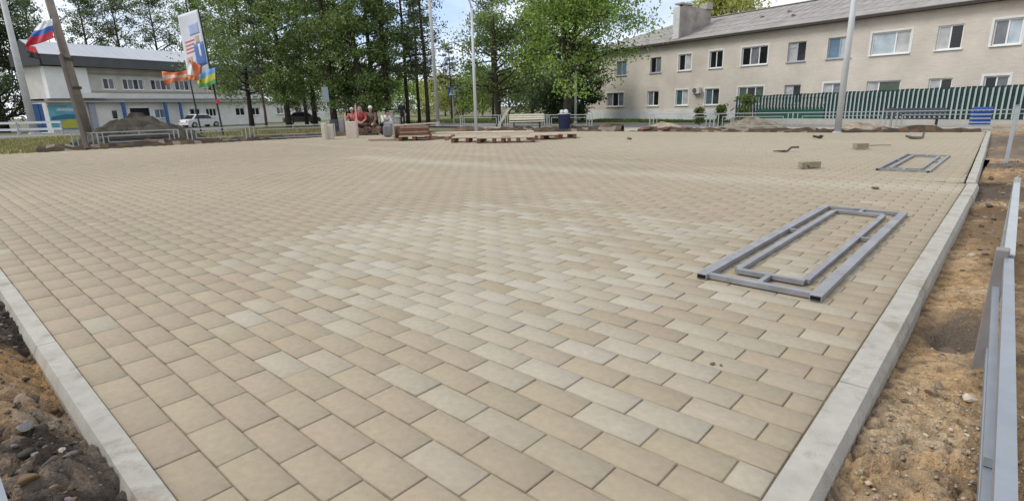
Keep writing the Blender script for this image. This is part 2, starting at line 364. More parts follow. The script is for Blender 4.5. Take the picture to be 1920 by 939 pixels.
# loose pebbles: stuff
def rock(r, seed, sub=2):
    bm = bmesh.new(); bmesh.ops.create_icosphere(bm, subdivisions=sub, radius=1)
    q = random.Random(seed); pl = [(Vector((q.gauss(0, 1), q.gauss(0, 1), q.gauss(0, 1))).normalized(), q.uniform(.35, .8)) for _ in range(11)]
    for v in bm.verts:
        for n, d in pl:
            k = v.co.dot(n)
            if k > d: v.co -= n * (k - d) * .97
        v.co = Vector((v.co.x * r, v.co.y * r * q.uniform(.98, 1.02), v.co.z * r * .62))
    bm.verts.index_update(); P = [v.co.copy() for v in bm.verts]; Fc = [tuple(v.index for v in f.verts) for f in bm.faces]; bm.free(); return P, Fc
protos = [rock(1, s, 1) for s in range(6)]
def gravel(name, n, xr_, yr_, zf, cols, rmin, rmax, seed, pref=None):
    q = np.random.RandomState(seed); VV = []; FF = []; CC = []; off = 0; made = 0
    while made < n:
        x = q.uniform(*xr_); y = q.uniform(*yr_)
        if pref and q.rand() > pref(x, y): continue
        P, Fc = protos[q.randint(6)]; r = rmin * (rmax / rmin) ** (q.rand() ** 2.2); a = q.uniform(0, 6.28); z = float(zf(np.array([x]), np.array([y]))[0])
        ca, sa = math.cos(a), math.sin(a); sx, sy_ = q.uniform(.7, 1.3, 2)
        VV += [(x + r * (ca * p.x * sx - sa * p.y * sy_), y + r * (sa * p.x * sx + ca * p.y * sy_), z + r * p.z + r * .2) for p in P]
        FF += [tuple(i + off for i in f) for f in Fc]; c_ = np.array(cols[q.randint(len(cols))]) * q.uniform(.7, 1.2); CC += [c_] * len(Fc); off += len(P); made += 1
    return tag(np_mesh(name, VV, FF, CC, MATS['pebble'], smooth=False), 'loose pebbles scattered over the dug soil', None, None, 'stuff')
attr_mat('pebble', .85, .2, 90, .3, 200)
gravel('gravel', 3600, (2.1, 3.1), (.7, 4.2), rz, [(.36, .31, .24), (.30, .24, .17), (.42, .34, .23), (.22, .18, .14)], .003, .017, 4, lambda x, y: 1. if y < 2.6 else .28)
gravel('gravel', 1500, (-2.8, .5), (-.8, -.13), lz, [(.10, .09, .08), (.17, .15, .13), (.07, .06, .05), (.24, .15, .085)], .004, .022, 5)
gravel('gravel', 260, (2.1, 3.2), (5, 14), rz, [(.34, .29, .22), (.26, .2, .15), (.13, .1, .08)], .012, .05, 6)

protos = [rock(1, s + 40, 2) for s in range(6)]
gravel('dirt_clods', 420, (-3.2, .5), (-.9, -.13), lz, [tuple(DARK), tuple(DARK * .7), tuple(DARK * 1.8), (.14, .09, .05)], .014, .055, 8)
gravel('dirt_clods', 260, (2.08, 3.2), (2.4, 14), rz, [tuple(BRN), tuple(BRN * .7), tuple(DARK * 1.5), (.30, .22, .13)], .012, .06, 9, lambda x, y: 1. if (5.6 < y or x > 2.5) else .25)
# surrounding strips, each a sheet a little above the one below
def sheet(name, pts, z, m, div=0):
    o = MB().add([(p[0], p[1], z) for p in pts], [tuple(range(len(pts)))]).build(name, m); return tag(o, kind='structure')
asph = mat('old_asphalt', (.19, .18, .165), .9, .2, 1.2, bump=.3, bscale=40)
pathm = mat('dusty_path', (.36, .32, .26), .92, .14, 1.5, bump=.3, bscale=30)
grassm = mat('grass_soil', (.12, .13, .045), .95, scale=1.3, col2=(.26, .23, .11), bump=.6, bscale=14)
dirtm = mat('dark_dirt', (.085, .062, .045), .95, scale=1.6, col2=(.17, .125, .085), bump=.8, bscale=12)
sheet('dirt', [(-26, -6), (4, -6), (9.5, 32), (-14, 27), (-24, 20)], GZ - .10, dirtm)
sheet('grass_field', [(-60, -25), (-25.2, -6), (-23.2, 4), (-21.6, 13.6), (-24, 22), (-52, 24)], GZ - .05, grassm)
sheet('road', [(-59, -20), (-52, -20), (-46, 10), (-30, 25.5), (-14.5, 26.6), (6, 31), (6, 37), (-16, 33.5), (-33, 31), (-52, 22)], GZ - .03, asph)
sheet('path', [(-23, 22.2), (-12, 21.8), (-2, 25.3), (7, 28), (6.6, 31), (-14.5, 26.4), (-24, 25.0)], GZ - .02, pathm)
sheet('grass_verge', [(-24, 33), (-15.8, 34.1), (6, 38), (3, 46), (-26, 50)], GZ - .04, mat('green_grass', (.075, .115, .028), .95, scale=2, col2=(.15, .18, .055), bump=.6, bscale=14))
sheet('wood_floor', [(-52, 24), (-33, 31.2), (-24, 33), (-26, 50), (-60, 95), (-130, 60)], GZ - .06, mat('wood_floor', (.09, .105, .035), .95, scale=1.1, col2=(.20, .19, .09), bump=.6, bscale=8))
# irregular bank of dug earth along the far edges
def bank(name, pts, w, h, m, seed):
    rows = []; q = random.Random(seed); L = 0; P = [Vector(p) for p in pts]; dense = []
    for a, b in zip(P[:-1], P[1:]):
        n = max(2, int((b - a).length / .25))
        for i in range(n): dense.append(a.lerp(b, i / n))
    dense.append(P[-1]); V = []; ns = 9
    for i, p in enumerate(dense):
        d = (dense[min(i + 1, len(dense) - 1)] - dense[max(i - 1, 0)]).normalized(); n = Vector((-d.y, d.x))
        hh = h * (.35 + 1.1 * float(fbm(np.array([i * .13 + seed]), np.array([seed * 1.7]))[0]))
        for k in range(ns):
            t = k / (ns - 1); z = GZ - .12 + (hh + .1) * math.sin(math.pi * t) ** .8 * q.uniform(.75, 1.2) if 0 < k < ns - 1 else GZ - .14
            V.append((p.x + n.x * (t - .5) * w, p.y + n.y * (t - .5) * w, z))
    F = [(i * ns + k, i * ns + k + 1, (i + 1) * ns + k + 1, (i + 1) * ns + k) for i in range(len(dense) - 1) for k in range(ns - 1)]
    V = np.array(V); F = np.array(F); q2 = np.random.RandomState(seed)
    cc = colormix(DARK * 1.0, BRN * .8, q2.rand(len(F)) ** 1.8); k = (q2.rand(len(F)) < .1)[:, None]; cc = np.where(k, GREYS[None] * .9, cc)
    return tag(np_mesh(name, V, F, cc, m, smooth=True), kind='structure')
bank('earth_bank', [(-23.5, 3.0), (-22.9, 5.5), (-22.4, 9.5), (-21.6, 13.2), (-20, 14.9)], 1.5, .30, soil_m, 2)
bank('earth_bank', [(-17, 17.8), (-15.6, 18.9), (-12.4, 21.1), (-8, 21.6), (-2.8, 22.6), (1.3, 24.1)], 1.1, .22, soil_m, 5)
bank('earth_bank', [(-16.8, 18.9), (-14.2, 21.0), (-11.2, 22.1)], 1.0, .34, soil_m, 8)

# ------------------------------------------------------------------ BUILDINGS
def wall_holes(s0, s1, z0, z1, holes, fn, reveal=.16):
    """front wall as cells with real openings; fn(s, depth, z) -> point"""
    S = sorted({s0, s1, *[h[0] for h in holes], *[h[1] for h in holes]}); Z = sorted({z0, z1, *[h[2] for h in holes], *[h[3] for h in holes]})
    mb = MB()
    for a, b in zip(S[:-1], S[1:]):
        for c, d in zip(Z[:-1], Z[1:]):
            m_, n_ = (a + b) / 2, (c + d) / 2
            if any(h[0] < m_ < h[1] and h[2] < n_ < h[3] for h in holes): continue
            mb.add([fn(a, 0, c), fn(b, 0, c), fn(b, 0, d), fn(a, 0, d)], [(0, 1, 2, 3)])
    for h in holes:
        a, b, c, d = h[:4]
        for p, q in (((a, c), (a, d)), ((a, d), (b, d)), ((b, d), (b, c)), ((b, c), (a, c))):
            mb.add([fn(p[0], 0, p[1]), fn(q[0], 0, q[1]), fn(q[0], reveal, q[1]), fn(p[0], reveal, p[1])], [(0, 1, 2, 3)])
    return mb
def fbox(mb, fn, s0, s1, d0, d1, z0, z1):
    return mb.hexa([fn(s0, d0, z0), fn(s1, d0, z0), fn(s1, d1, z0), fn(s0, d1, z0), fn(s0, d0, z1), fn(s1, d0, z1), fn(s1, d1, z1), fn(s0, d1, z1)])
GL = {}
for nm, colr, rg in (('dark', (.012, .013, .015), .08), ('pale', (.42, .42, .42), .25), ('grey', (.16, .165, .18), .12), ('teal', (.045, .10, .115), .1), ('sky', (.40, .46, .50), .12), ('green', (.07, .10, .07), .15), ('blue', (.10, .17, .24), .1)):
    GL[nm] = mat('glass_' + nm, colr, rg, .25, 2.2, spec=.5)  # the sky tone has reflected sky put into the pane colour
white_pvc = mat('white_window_frame', (.78, .78, .77), .45, .03)
oldwood = mat('old_painted_frame', (.38, .40, .43), .7, .12)
plaster_w = mat('white_plaster', (.66, .65, .62), .85, .06, 3)
def window(par, fn, s0, s1, z0, z1, tones, splits=None, fr=white_pvc, sill=True, surround=True, frame_w=.055, transom=None):
    n = len(tones); e = [s0 + (s1 - s0) * i / n for i in range(n + 1)] if not splits else [s0] + [s0 + (s1 - s0) * t_ for t_ in splits] + [s1]
    mb = MB(); w = frame_w
    fbox(mb, fn, s0, s1, .07, .13, z0, z0 + w); fbox(mb, fn, s0, s1, .07, .13, z1 - w, z1)
    for i, x in enumerate(e):
        a = x if i == 0 else (x - w if i == n else x - w / 2)
        fbox(mb, fn, a, a + w, .072, .128, z0 + w, z1 - w)
    if transom:
        fbox(mb, fn, e[transom[0]] + w / 2, e[transom[0] + 1] - w / 2, .074, .126, transom[1], transom[1] + w * .8)
    f = mb.build('window', fr, par)
    for i, tn in enumerate(tones):
        p = MB(); fbox(p, fn, e[i] + w * .5, e[i + 1] - w * .5, .10, .112, z0 + w * .5, z1 - w * .5); p.build('pane', GL[tn], f)
    if sill:
        p = MB(); fbox(p, fn, s0 - .06, s1 + .06, -.07, .07, z0 - .045, z0 - .003); p.build('sill', fr, f)
    if surround:
        p = MB()
        fbox(p, fn, s0 - .10, s1 + .10, -.012, .0, z1 + .002, z1 + .10); fbox(p, fn, s0 - .10, s0 - .002, -.012, 0, z0 - .0, z1); fbox(p, fn, s1 + .002, s1 + .10, -.012, 0, z0, z1)
        p.build('surround', plaster_w, f)
    return f
# --- apartment house on the right
a_ = R(-14.5); RP = Vector((-24.746, 38.968)); Rs = Vector((math.cos(a_), math.sin(a_))); Rd = Vector((-math.sin(a_), math.cos(a_)))
def rf(s, d, z): p = RP + Rs * s + Rd * d; return (p.x, p.y, z)
house = thing('apartment_house', 'long two storey pale brick apartment house with grey sheet roof and white plinth', 'apartment house', (RP.x, RP.y, GZ))
def hbuild(mb, name, m, par=house, smooth=False):
    o = mb.build(name, m, par, smooth); return o
def unparent_fix(root):
    # children were written in world coordinates: cancel the root's own transform
    bpy.context.view_layer.update()
    inv = root.matrix_world.inverted()
    for ch in root.children: ch.matrix_parent_inverse = inv
def brick_mat(name, c1, c2, mortar, sc, dirt=.2):
    m = bpy.data.materials.new(name); m.use_nodes = True; nt = m.node_tree; b = nt.nodes['Principled BSDF']; b.inputs['Roughness'].default_value = .9
    t = nt.nodes.new('ShaderNodeTexCoord'); mpn = nt.nodes.new('ShaderNodeMapping'); nt.links.new(t.outputs['Object'], mpn.inputs[0])
    # object axes -> facade plane (along, up)
    mpn.inputs['Rotation'].default_value = (R(90), 0, R(14.5))
    sep = nt.nodes.new('ShaderNodeSeparateXYZ'); nt.links.new(t.outputs['Object'], sep.inputs[0])
    cmb = nt.nodes.new('ShaderNodeCombineXYZ'); nt.links.new(sep.outputs[0], cmb.inputs[0]); nt.links.new(sep.outputs[2], cmb.inputs[1])
    br = nt.nodes.new('ShaderNodeTexBrick'); br.inputs['Scale'].default_value = sc; br.inputs['Mortar Size'].default_value = .012
    br.inputs['Color1'].default_value = (*c1, 1); br.inputs['Color2'].default_value = (*c2, 1); br.inputs['Mortar'].default_value = (*mortar, 1)
    br.inputs['Brick Width'].default_value = .5; br.inputs['Row Height'].default_value = .16
    nt.links.new(cmb.outputs[0], br.inputs['Vector'])
    n = nt.nodes.new('ShaderNodeTexNoise'); n.inputs['Scale'].default_value = .7; n.inputs['Detail'].default_value = 7; nt.links.new(t.outputs['Object'], n.inputs['Vector'])
    mr = nt.nodes.new('ShaderNodeMapRange'); mr.inputs[1].default_value = .3; mr.inputs[2].default_value = .7; mr.inputs[3].default_value = 1 - dirt; mr.inputs[4].default_value = 1 + dirt * .4
    nt.links.new(n.outputs['Fac'], mr.inputs[0])
    x = nt.nodes.new('ShaderNodeMixRGB'); x.blend_type = 'MULTIPLY'; x.inputs[0].default_value = 1; nt.links.new(br.outputs['Color'], x.inputs[1]); nt.links.new(mr.outputs[0], x.inputs[2])
    nt.links.new(x.outputs[0], b.inputs['Base Color']); MATS[name] = m; return m
brickm = brick_mat('silicate_brick', (.62, .56, .475), (.575, .515, .44), (.50, .455, .395), 2.2, .16)
smear(brickm, (.36, .32, .265), .9, .58, .74, .3); smear(brickm, (.30, .265, .22), 4.5, .64, .74, .3)
UP = {'U0': (3.3, 4.35), 'U1': (6.75, 7.75), 'U2': (9.30, 10.36), 'U3': (11.81, 12.80), 'U4': (14.15, 15.86), 'U5': (17.10, 18.15), 'U6': (19.33, 20.55), 'U7': (21.50, 23.22), 'U8': (24.30, 25.29), 'U9': (26.36, 27.33), 'UA': (29.2, 30.3), 'UB': (31.6, 32.6)}
LOW = {'D0': (2.25, 4.14), 'D1': (6.58, 7.64), 'D2': (9.21, 10.27), 'D3': (11.63, 12.72), 'D4': (14.10, 15.81), 'D5': (17.12, 18.08), 'D6': (19.36, 20.26), 'D7': (21.54, 23.08), 'D8': (24.26, 25.19), 'D9': (26.35, 27.22), 'DA': (29.2, 30.2), 'DB': (31.6, 32.6)}
TU = {'U0': ['blue', 'blue'], 'U1': ['dark', 'grey'], 'U2': ['dark', 'pale'], 'U3': ['dark', 'dark'], 'U4': ['dark', 'grey', 'dark'], 'U5': ['pale', 'dark'], 'U6': ['blue', 'sky'], 'U7': ['sky', 'pale'], 'U8': ['pale', 'dark'], 'U9': ['grey', 'sky'], 'UA': ['dark', 'pale'], 'UB': ['dark', 'grey'],
      'D0': ['grey', 'dark', 'grey'], 'D1': ['grey', 'dark'], 'D2': ['teal', 'pale'], 'D3': ['teal', 'dark'], 'D4': ['green', 'dark', 'green'], 'D5': ['pale', 'dark'], 'D6': ['pale', 'grey'], 'D7': ['pale', 'green'], 'D8': ['pale', 'dark'], 'D9': ['dark', 'grey'], 'DA': ['dark', 'pale'], 'DB': ['dark', 'dark']}
holes = [(a, b, 3.20, 4.25) for a, b in UP.values()] + [(a, b, .92, 1.95) for a, b in LOW.values()]
END = 36.
w_ = wall_holes(0, END, .62, 5.08, holes, rf)
w_.add([rf(0, 0, .62), rf(0, 10, .62), rf(0, 10, 5.08), rf(0, 0, 5.08)], [(0, 1, 2, 3)]); w_.add([rf(END, 0, .62), rf(END, 10, .62), rf(END, 10, 5.08), rf(END, 0, 5.08)], [(0, 1, 2, 3)])
w_.add([rf(0, 10, .62), rf(END, 10, .62), rf(END, 10, 5.08), rf(0, 10, 5.08)], [(0, 1, 2, 3)])
hbuild(w_, 'wall', brickm)
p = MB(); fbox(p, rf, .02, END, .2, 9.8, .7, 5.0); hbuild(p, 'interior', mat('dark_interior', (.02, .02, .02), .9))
p = MB(); fbox(p, rf, -.04, END + .04, -.05, 10.04, GZ - .3, .62); hbuild(p, 'plinth', mat('white_plinth', (.62, .62, .61), .85, .12, 1.4))
for k in UP:
    fr = oldwood if k in ('U1', 'U5', 'U6', 'U0') else white_pvc
    window(house, rf, *UP[k], 3.20, 4.25, TU[k], [.62] if k == 'U7' else None, fr, surround=k in ('U3', 'U4', 'U7', 'U9', 'U2'), transom=(0, 3.95) if k == 'U5' else None)
for k in LOW:
    fr = oldwood if k in ('D5',) else white_pvc
    window(house, rf, *LOW[k], .92, 1.95, TU[k], [.35] if k == 'D7' else None, fr, surround=k in ('D0', 'D2', 'D3', 'D4', 'D6', 'D9'))
# roof: hipped, corrugated sheets laid in rows
roofm = mat('grey_roof_sheet', (.225, .208, .19), .85, scale=1.2, col2=(.32, .298, .275), bump=.3, bscale=20)
mb = MB(); EZ = 5.12; RZ = 7.05; e0, e1, dd = -.35, END + .35, -.38
def slope(sa, sb, da, za, db, zb, n, taper=0.):
    for i in range(n):
        t0, t1 = i / n, (i + 1) / n
        A = lambda t: (sa + taper * t)
        d0_, d1_ = da + (db - da) * t0, da + (db - da) * t1; z0_, z1_ = za + (zb - za) * t0 + .028, za + (zb - za) * t1 + .006
        step = .55; m_ = int((sb - A(t0)) / step)
        mb.add([rf(A(t0), d0_, z0_), rf(sb, d0_, z0_), rf(sb, d1_, z1_), rf(A(t1), d1_, z1_)], [(0, 1, 2, 3)])
        mb.add([rf(A(t0), d0_, z0_ - .03), rf(sb, d0_, z0_ - .03), rf(sb, d0_, z0_), rf(A(t0), d0_, z0_)], [(0, 1, 2, 3)])
slope(e0, e1, dd, EZ, 5, RZ, 5, 4.9)
slope(e0, e1, 10.38, EZ, 5, RZ, 5, 4.9)
mb.add([rf(e0, dd, EZ + .02), rf(e0 + 4.9, 5, RZ + .02), rf(e0, 10.38, EZ + .02)], [(0, 1, 2)])
mb.add([rf(e1, dd, EZ), rf(e1, 5, RZ), rf(e1, 10.38, EZ)], [(0, 1, 2)])
rob = hbuild(mb, 'roof', roofm)
p = MB(); 
for i in range(60):                                                  # sheet edges and lifted corners catch the light as fine seams
    s = 4.8 + i * .55
    p.bar(rf(s, dd + .05, EZ + .033), rf(s, 4.9, RZ + .004), .03, .008)
p.build('roof_seam', roofm, rob)
p = MB(); p.bar(rf(4.5, 5, RZ + .04), rf(e1, 5, RZ + .04), .28, .05)
for i in range(46):
    s = 16 + i * .43 + rnd.uniform(-.1, .1); fbox(p, rf, s, s + .12, 4.95, 5.05, RZ + .05, RZ + .05 + rnd.uniform(.02, .12))
p.build('ridge_cap', roofm, rob)
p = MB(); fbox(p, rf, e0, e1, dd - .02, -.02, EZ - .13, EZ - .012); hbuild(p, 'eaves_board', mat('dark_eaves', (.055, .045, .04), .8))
for s in (20.2, 21.6, 25):
    p = MB(); p.tube([rf(s, 5, RZ), rf(s, 5, RZ + 1.6)], .018, 6)
    for z in (1.0, 1.25, 1.5): p.bar(rf(s - .35, 5, RZ + z), rf(s + .35, 5, RZ + z), .015, .015)
    hbuild(p, 'antenna', mat('antenna_metal', (.12, .12, .13), .5))
for s, d, r_ in ((13.6, 2.6, .09), (16.2, 1.7, .08), (15.2, 2.9, .06)):
    p = MB(); zz = EZ + (RZ - EZ) * (d - dd) / (5 - dd); p.box(rf(s, d, zz + .05), (.22, .16, .12), Euler((.3, .2, .4))); p.build('lifted_sheet', mat('roof_patch', (.20, .18, .165), .85), rob)
# firewall that rises through the roof near the left end, white front pier
p = MB(); P_ = [(0.02, 5.0), (0.02, 7.25), (.5, 7.45), (2.6, 7.35), (3.3, 7.32), (3.3, 5.6)]
p.prism(P_, 8.75, 9.15, lambda d, z, s: rf(s, d, z)); fw = hbuild(p, 'firewall', mat('stained_render', (.30, .265, .23), .9, .3, 1.6))
p = MB(); fbox(p, rf, 8.70, 9.20, -.05, .018, 5.3, 7.32); p.build('front_pier', mat('limewashed_pier', (.56, .56, .54), .85, .12, 3), fw)
p = MB(); fbox(p, rf, 8.70, 9.22, .03, 1.4, 7.46, 7.56); p.build('coping', mat('weathered_coping', (.36, .32, .28), .9), fw); p = MB(); fbox(p, rf, 8.68, 9.25, 2.7, 3.3, 7.34, 7.75); p.build('flue_top', mat('weathered_coping', (.36, .32, .28), .9), fw)
# air conditioner outdoor unit
p = MB(); fbox(p, rf, 10.78, 11.36, -.28, -.04, 1.66, 2.06); ac = hbuild(p, 'air_conditioner', mat('ac_white', (.55, .54, .50), .5))
p = MB(); c0 = Vector(rf(11.0, -.29, 1.86)); n0 = Vector((-Rd.x, -Rd.y, 0)); p.tube([c0, c0 + n0 * .02], .16, 14); p.build('fan_grille', mat('ac_grille', (.10, .10, .10), .6), ac)
p = MB(); fbox(p, rf, 10.85, 10.9, -.26, 0, 1.6, 1.65); fbox(p, rf, 11.24, 11.29, -.26, 0, 1.6, 1.65); p.build('bracket', mat('antenna_metal', (0, 0, 0)), ac)
p = MB(); p.tube([rf(11.4, -.03, 1.75), rf(11.55, -.03, 1.7), rf(11.55, -.03, .9)], .012, 6); hbuild(p, 'cable', mat('dark_eaves', (0, 0, 0)))
unparent_fix(house)

# --- two storey public building on the left
b_ = R(107.5); LP = Vector((-58.629, 7.989)); Ls = Vector((math.cos(b_), math.sin(b_))); Ld = Vector((-math.sin(b_), math.cos(b_)))
def lf(s, d, z): p = LP + Ls * s + Ld * d; return (p.x, p.y, z)
hall = thing('public_hall', 'white two storey public hall with pale metal roof and dark fascia behind the flags', 'building', (LP.x, LP.y, GZ))
wh = mat('hall_white_wall', (.70, .675, .625), .9, .10, 1.1)
gy = mat('hall_grey_wall', (.56, .53, .475), .9, .10, 1.1)
HU = [(5.72, 6.75, 2), (7.45, 9.45, 4), (10.1, 12.2, 4), (12.58, 14.17, 3), (16.3, 17.8, 3), (18.66, 20.81, 4)]
HL = [(5.96, 6.55, 1), (10.0, 11.1, 2), (13.75, 14.95, 2), (15.62, 16.9, 3), (19.35, 20.6, 2), (21.5, 22.7, 2)]
hh = [(a, b, 3.42, 4.45) for a, b, n in HU]
mb = wall_holes(1.0, 23.4, 2.62, 5.3, hh, lf); mb.add([lf(1., 0, 2.62), lf(1., 2.7, 2.62), lf(1., 2.7, 5.3), lf(1., 0, 5.3)], [(0, 1, 2, 3)]); mb.add([lf(23.4, 0, 2.62), lf(23.4, 2.7, 2.62), lf(23.4, 2.7, 5.3), lf(23.4, 0, 5.3)], [(0, 1, 2, 3)])
mb.build('upper_wall', gy, hall)
lh = [(a, b, .75, 1.62) for a, b, n in HL] + [(7.62, 9.5, .2, 1.75)]
mb = wall_holes(1.0, 23.4, GZ - .2, 2.30, lh, lf); mb.add([lf(1., 0, GZ - .2), lf(1., 2.7, GZ - .2), lf(1., 2.7, 2.3), lf(1., 0, 2.3)], [(0, 1, 2, 3)]); mb.add([lf(23.4, 0, GZ - .2), lf(23.4, 2.7, GZ - .2), lf(23.4, 2.7, 2.3), lf(23.4, 0, 2.3)], [(0, 1, 2, 3)])
mb.build('lower_wall', wh, hall)
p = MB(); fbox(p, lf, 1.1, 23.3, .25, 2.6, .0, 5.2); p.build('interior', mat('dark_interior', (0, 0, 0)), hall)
for a, b, n in HU: window(hall, lf, a, b, 3.42, 4.45, [('dark', 'grey', 'dark', 'grey')[i % 4] for i in range(n)], surround=True, frame_w=.09)
for i, (a, b, n) in enumerate(HL): window(hall, lf, a, b, .75, 1.62, ['dark' if i != 1 else 'blue'] * n, surround=False, frame_w=.07)
p = MB(); fbox(p, lf, 7.62, 9.5, .1, .15, .2, 1.75); dr = p.build('entrance', mat('dark_doorway', (.008, .007, .006), .6), hall)
p = MB(); fbox(p, lf, 7.5, 7.62, -.03, .1, .0, 1.85); fbox(p, lf, 9.5, 9.62, -.03, .1, .0, 1.85); fbox(p, lf, 7.5, 9.62, -.03, .1, 1.752, 1.87); p.build('door_frame', white_pvc, dr)
p = MB(); fbox(p, lf, 4.6, 23.5, -.14, 0, 2.62, 3.05); p.build('balcony_band', mat('pale_band', (.68, .655, .61), .85, .08, 1.3), hall)
p = MB(); fbox(p, lf, -.5, 23.6, -.55, .3, 2.30, 2.42); p.build('canopy', mat('canopy_edge', (.40, .385, .36), .85, .15, 1), hall)
p = MB(); fbox(p, lf, .8, 23.6, -.5, -.02, 2.42, 2.62); p.build('canopy_fascia', mat('dark_band', (.20, .195, .19), .8), hall)
p = MB(); fbox(p, lf, 1.0, 4.25, -.6, -.02, 2.62, 5.20); wb = p.build('white_bay', mat('white_bay', (.74, .73, .70), .8, .06, 2), hall)
p = MB(); fbox(p, lf, 3.2, 5.4, -.8, -.63, 2.66, 3.1); p.build('balcony_front', plaster_w, wb)
p = MB(); fbox(p, lf, .7, 24.2, -1.1, -.9, 5.28, 6.10); p.build('fascia', mat('dark_fascia', (.085, .085, .09), .6, .15, 1), hall)
p = MB(); fbox(p, lf, 4.4, 23.5, -.10, -.004, 4.72, 4.86); fbox(p, lf, 4.4, 23.5, -.06, -.004, 3.18, 3.26); p.build('cornice', mat('grey_cornice', (.36, .34, .31), .9, .2, 1), hall)  # thin bands darker than the wall, below the eaves and the windows
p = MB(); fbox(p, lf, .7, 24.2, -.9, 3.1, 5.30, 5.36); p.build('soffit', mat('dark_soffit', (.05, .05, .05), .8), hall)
mr_ = mat('pale_metal_roof', (.46, .47, .48), .5, .06, .6)
p = MB(); p.prism([(-1.15, 6.1), (-1.15, 6.14), (1.2, 7.35), (3.3, 6.14), (3.3, 6.1)], .62, 24.3, lambda d, z, s: lf(s, d, z)); rr_ = p.build('roof', mr_, hall)
p = MB()
for i in range(34):
    s = .9 + i * .70; p.bar(lf(s, -1.1, 6.165), lf(s, 1.16, 7.33), .03, .02)
p.build('standing_seam', mr_, rr_)
p = MB(); p.prism([(-1.15, 5.25), (-1.15, 6.12), (1.2, 7.3), (3.3, 6.12), (3.3, 5.25)], .54, .615, lambda d, z, s: lf(s, d, z)); p.build('gable_board', mat('dark_gable', (.05, .05, .055), .7), hall)
bl = mat('entrance_blue', (.055, .13, .30), .55, .12, 3)
for s0, s1 in ((-.47, .05), (.10, .36)):
    p = MB(); fbox(p, lf, s0, s1, -.45, -.1, GZ, 2.2); p.build('blue_panel', bl, hall)
for s0, s1 in ((6.75, 7.0), (10.8, 11.05), (12.4, 12.6)):
    p = MB(); fbox(p, lf, s0, s1, -.5, -.3, GZ, 2.28); p.build('porch_post', bl, hall)
p = MB(); fbox(p, lf, 4.0, 4.5, -.3, -.02, GZ, 2.28); p.build('grey_pilaster', mat('pilaster', (.30, .32, .35), .8), hall)
# low white wing running on behind the trees
p = MB(); fbox(p, lf, 23.8, 36, .3, 7, GZ - .2, 2.2); p.build('low_wing', wh, hall)
for s in (25.5, 28.5, 31.5, 34): window(hall, lambda a, d, z: lf(a, d + .2, z), s, s + 1.1, .8, 1.6, ['dark', 'dark'], surround=False)
p = MB(); fbox(p, lf, 23.7, 36.2, 0, 7.3, 2.21, 2.36); p.build('wing_roof', mat('wing_roof', (.26, .25, .245), .8), hall)
# poster panel at the entrance: a wide landscape picture
p = MB(); fbox(p, lf, .9, 3.05, -.16, -.03, .1, 2.08); po = p.build('poster', mat('poster_teal', (.12, .34, .42), .6, .25, 1.2), hall)
def patch(par, name, fn, poly, d, m):
    q_ = MB(); q_.prism(poly, d - .006, d, lambda a, b, h: fn(a, h, b)); return q_.build(name, m, par)
patch(po, 'poster_water', lf, [(.95, .85), (3.0, .95), (3.0, 1.25), (2.2, 1.35), (.95, 1.1)], -.162, mat('poster_blue', (.05, .16, .24), .6))
patch(po, 'poster_cloud', lf, [(1.4, 1.6), (2.8, 1.55), (2.7, 1.8), (1.6, 1.85)], -.162, mat('poster_sky', (.42, .55, .6), .6))
patch(po, 'poster_field', lf, [(1.7, .15), (3.0, .15), (3.0, .8), (2.3, .9), (1.6, .7)], -.162, mat('poster_yellow', (.42, .42, .06), .6))
unparent_fix(hall)

# ------------------------------------------------------------------ FENCE and RAILINGS
fence = thing('picket_fence', 'tall metal picket fence of pale and dark green slats in front of the apartment house', 'fence', (-5, 33, GZ))
def ff(s, d, z): return rf(s, d - 2.0, z)
pale = mat('pale_picket', (.34, .40, .395), .5, .05); dgreen = mat('dark_green_sheet', (.011, .036, .030), .55, .2, 2)
mgreen = mat('mid_green_sheet', (.012, .080, .055), .5, .15, 2)
F0, F1 = 15.4, 33.
mb = MB(); s = F0
while s < F1:
    fbox(mb, ff, s, s + .15, .03, .045, .17, 1.39 + .13 * min(1, (s - F0) / 11) + .012 * math.sin(s * 5)); s += .19
mb.build('back_pickets', dgreen, fence)
mb = MB(); s = F0 + .14
while s < F1:
    lo = .20 if s > 20.6 else 0.74; pw = .062 if s > 20.6 else .036
    top_ = 1.30 + .13 * min(1, (s - F0) / 11)
    mb.hexa([ff(s, -.012, lo), ff(s + pw, -.012, lo), ff(s + pw, .0, lo), ff(s, 0, lo), ff(s, -.012, top_), ff(s + pw, -.012, top_), ff(s + pw, 0, top_), ff(s, 0, top_)])
    mb.add([ff(s, -.006, top_), ff(s + pw, -.006, top_), ff(s + pw / 2, -.006, top_ + .03)], [(0, 1, 2)]); s += .19
mb.build('front_pickets', pale, fence)
p = MB(); fbox(p, ff, 16.8, 20.6, -.03, -.015, .16, .64); p.build('green_sheet', mgreen, fence)
for z in (.35, 1.2):
    p = MB(); fbox(p, ff, F0, F1, .002, .028, z, z + .05); p.build('rail', dgreen, fence)
s = F0
while s < F1 + .1:
    p = MB(); fbox(p, ff, s, s + .06, .05, .11, GZ - .1, 1.25); p.build('post', dgreen, fence); s += 2.5
p = MB(); fbox(p, ff, F0 - .2, F1, -.10, .20, GZ - .2, .165); p.build('footing', mat('pale_footing', (.40, .38, .34), .9, .1, 2), fence)
unparent_fix(fence)
rail_m = mat('grey_primed_steel', (.33, .35, .36), .45, .10, 6, metal=.0, spec=.5)
rail_d = mat('far_rail_paint', (.36, .385, .38), .5, .08, 4)
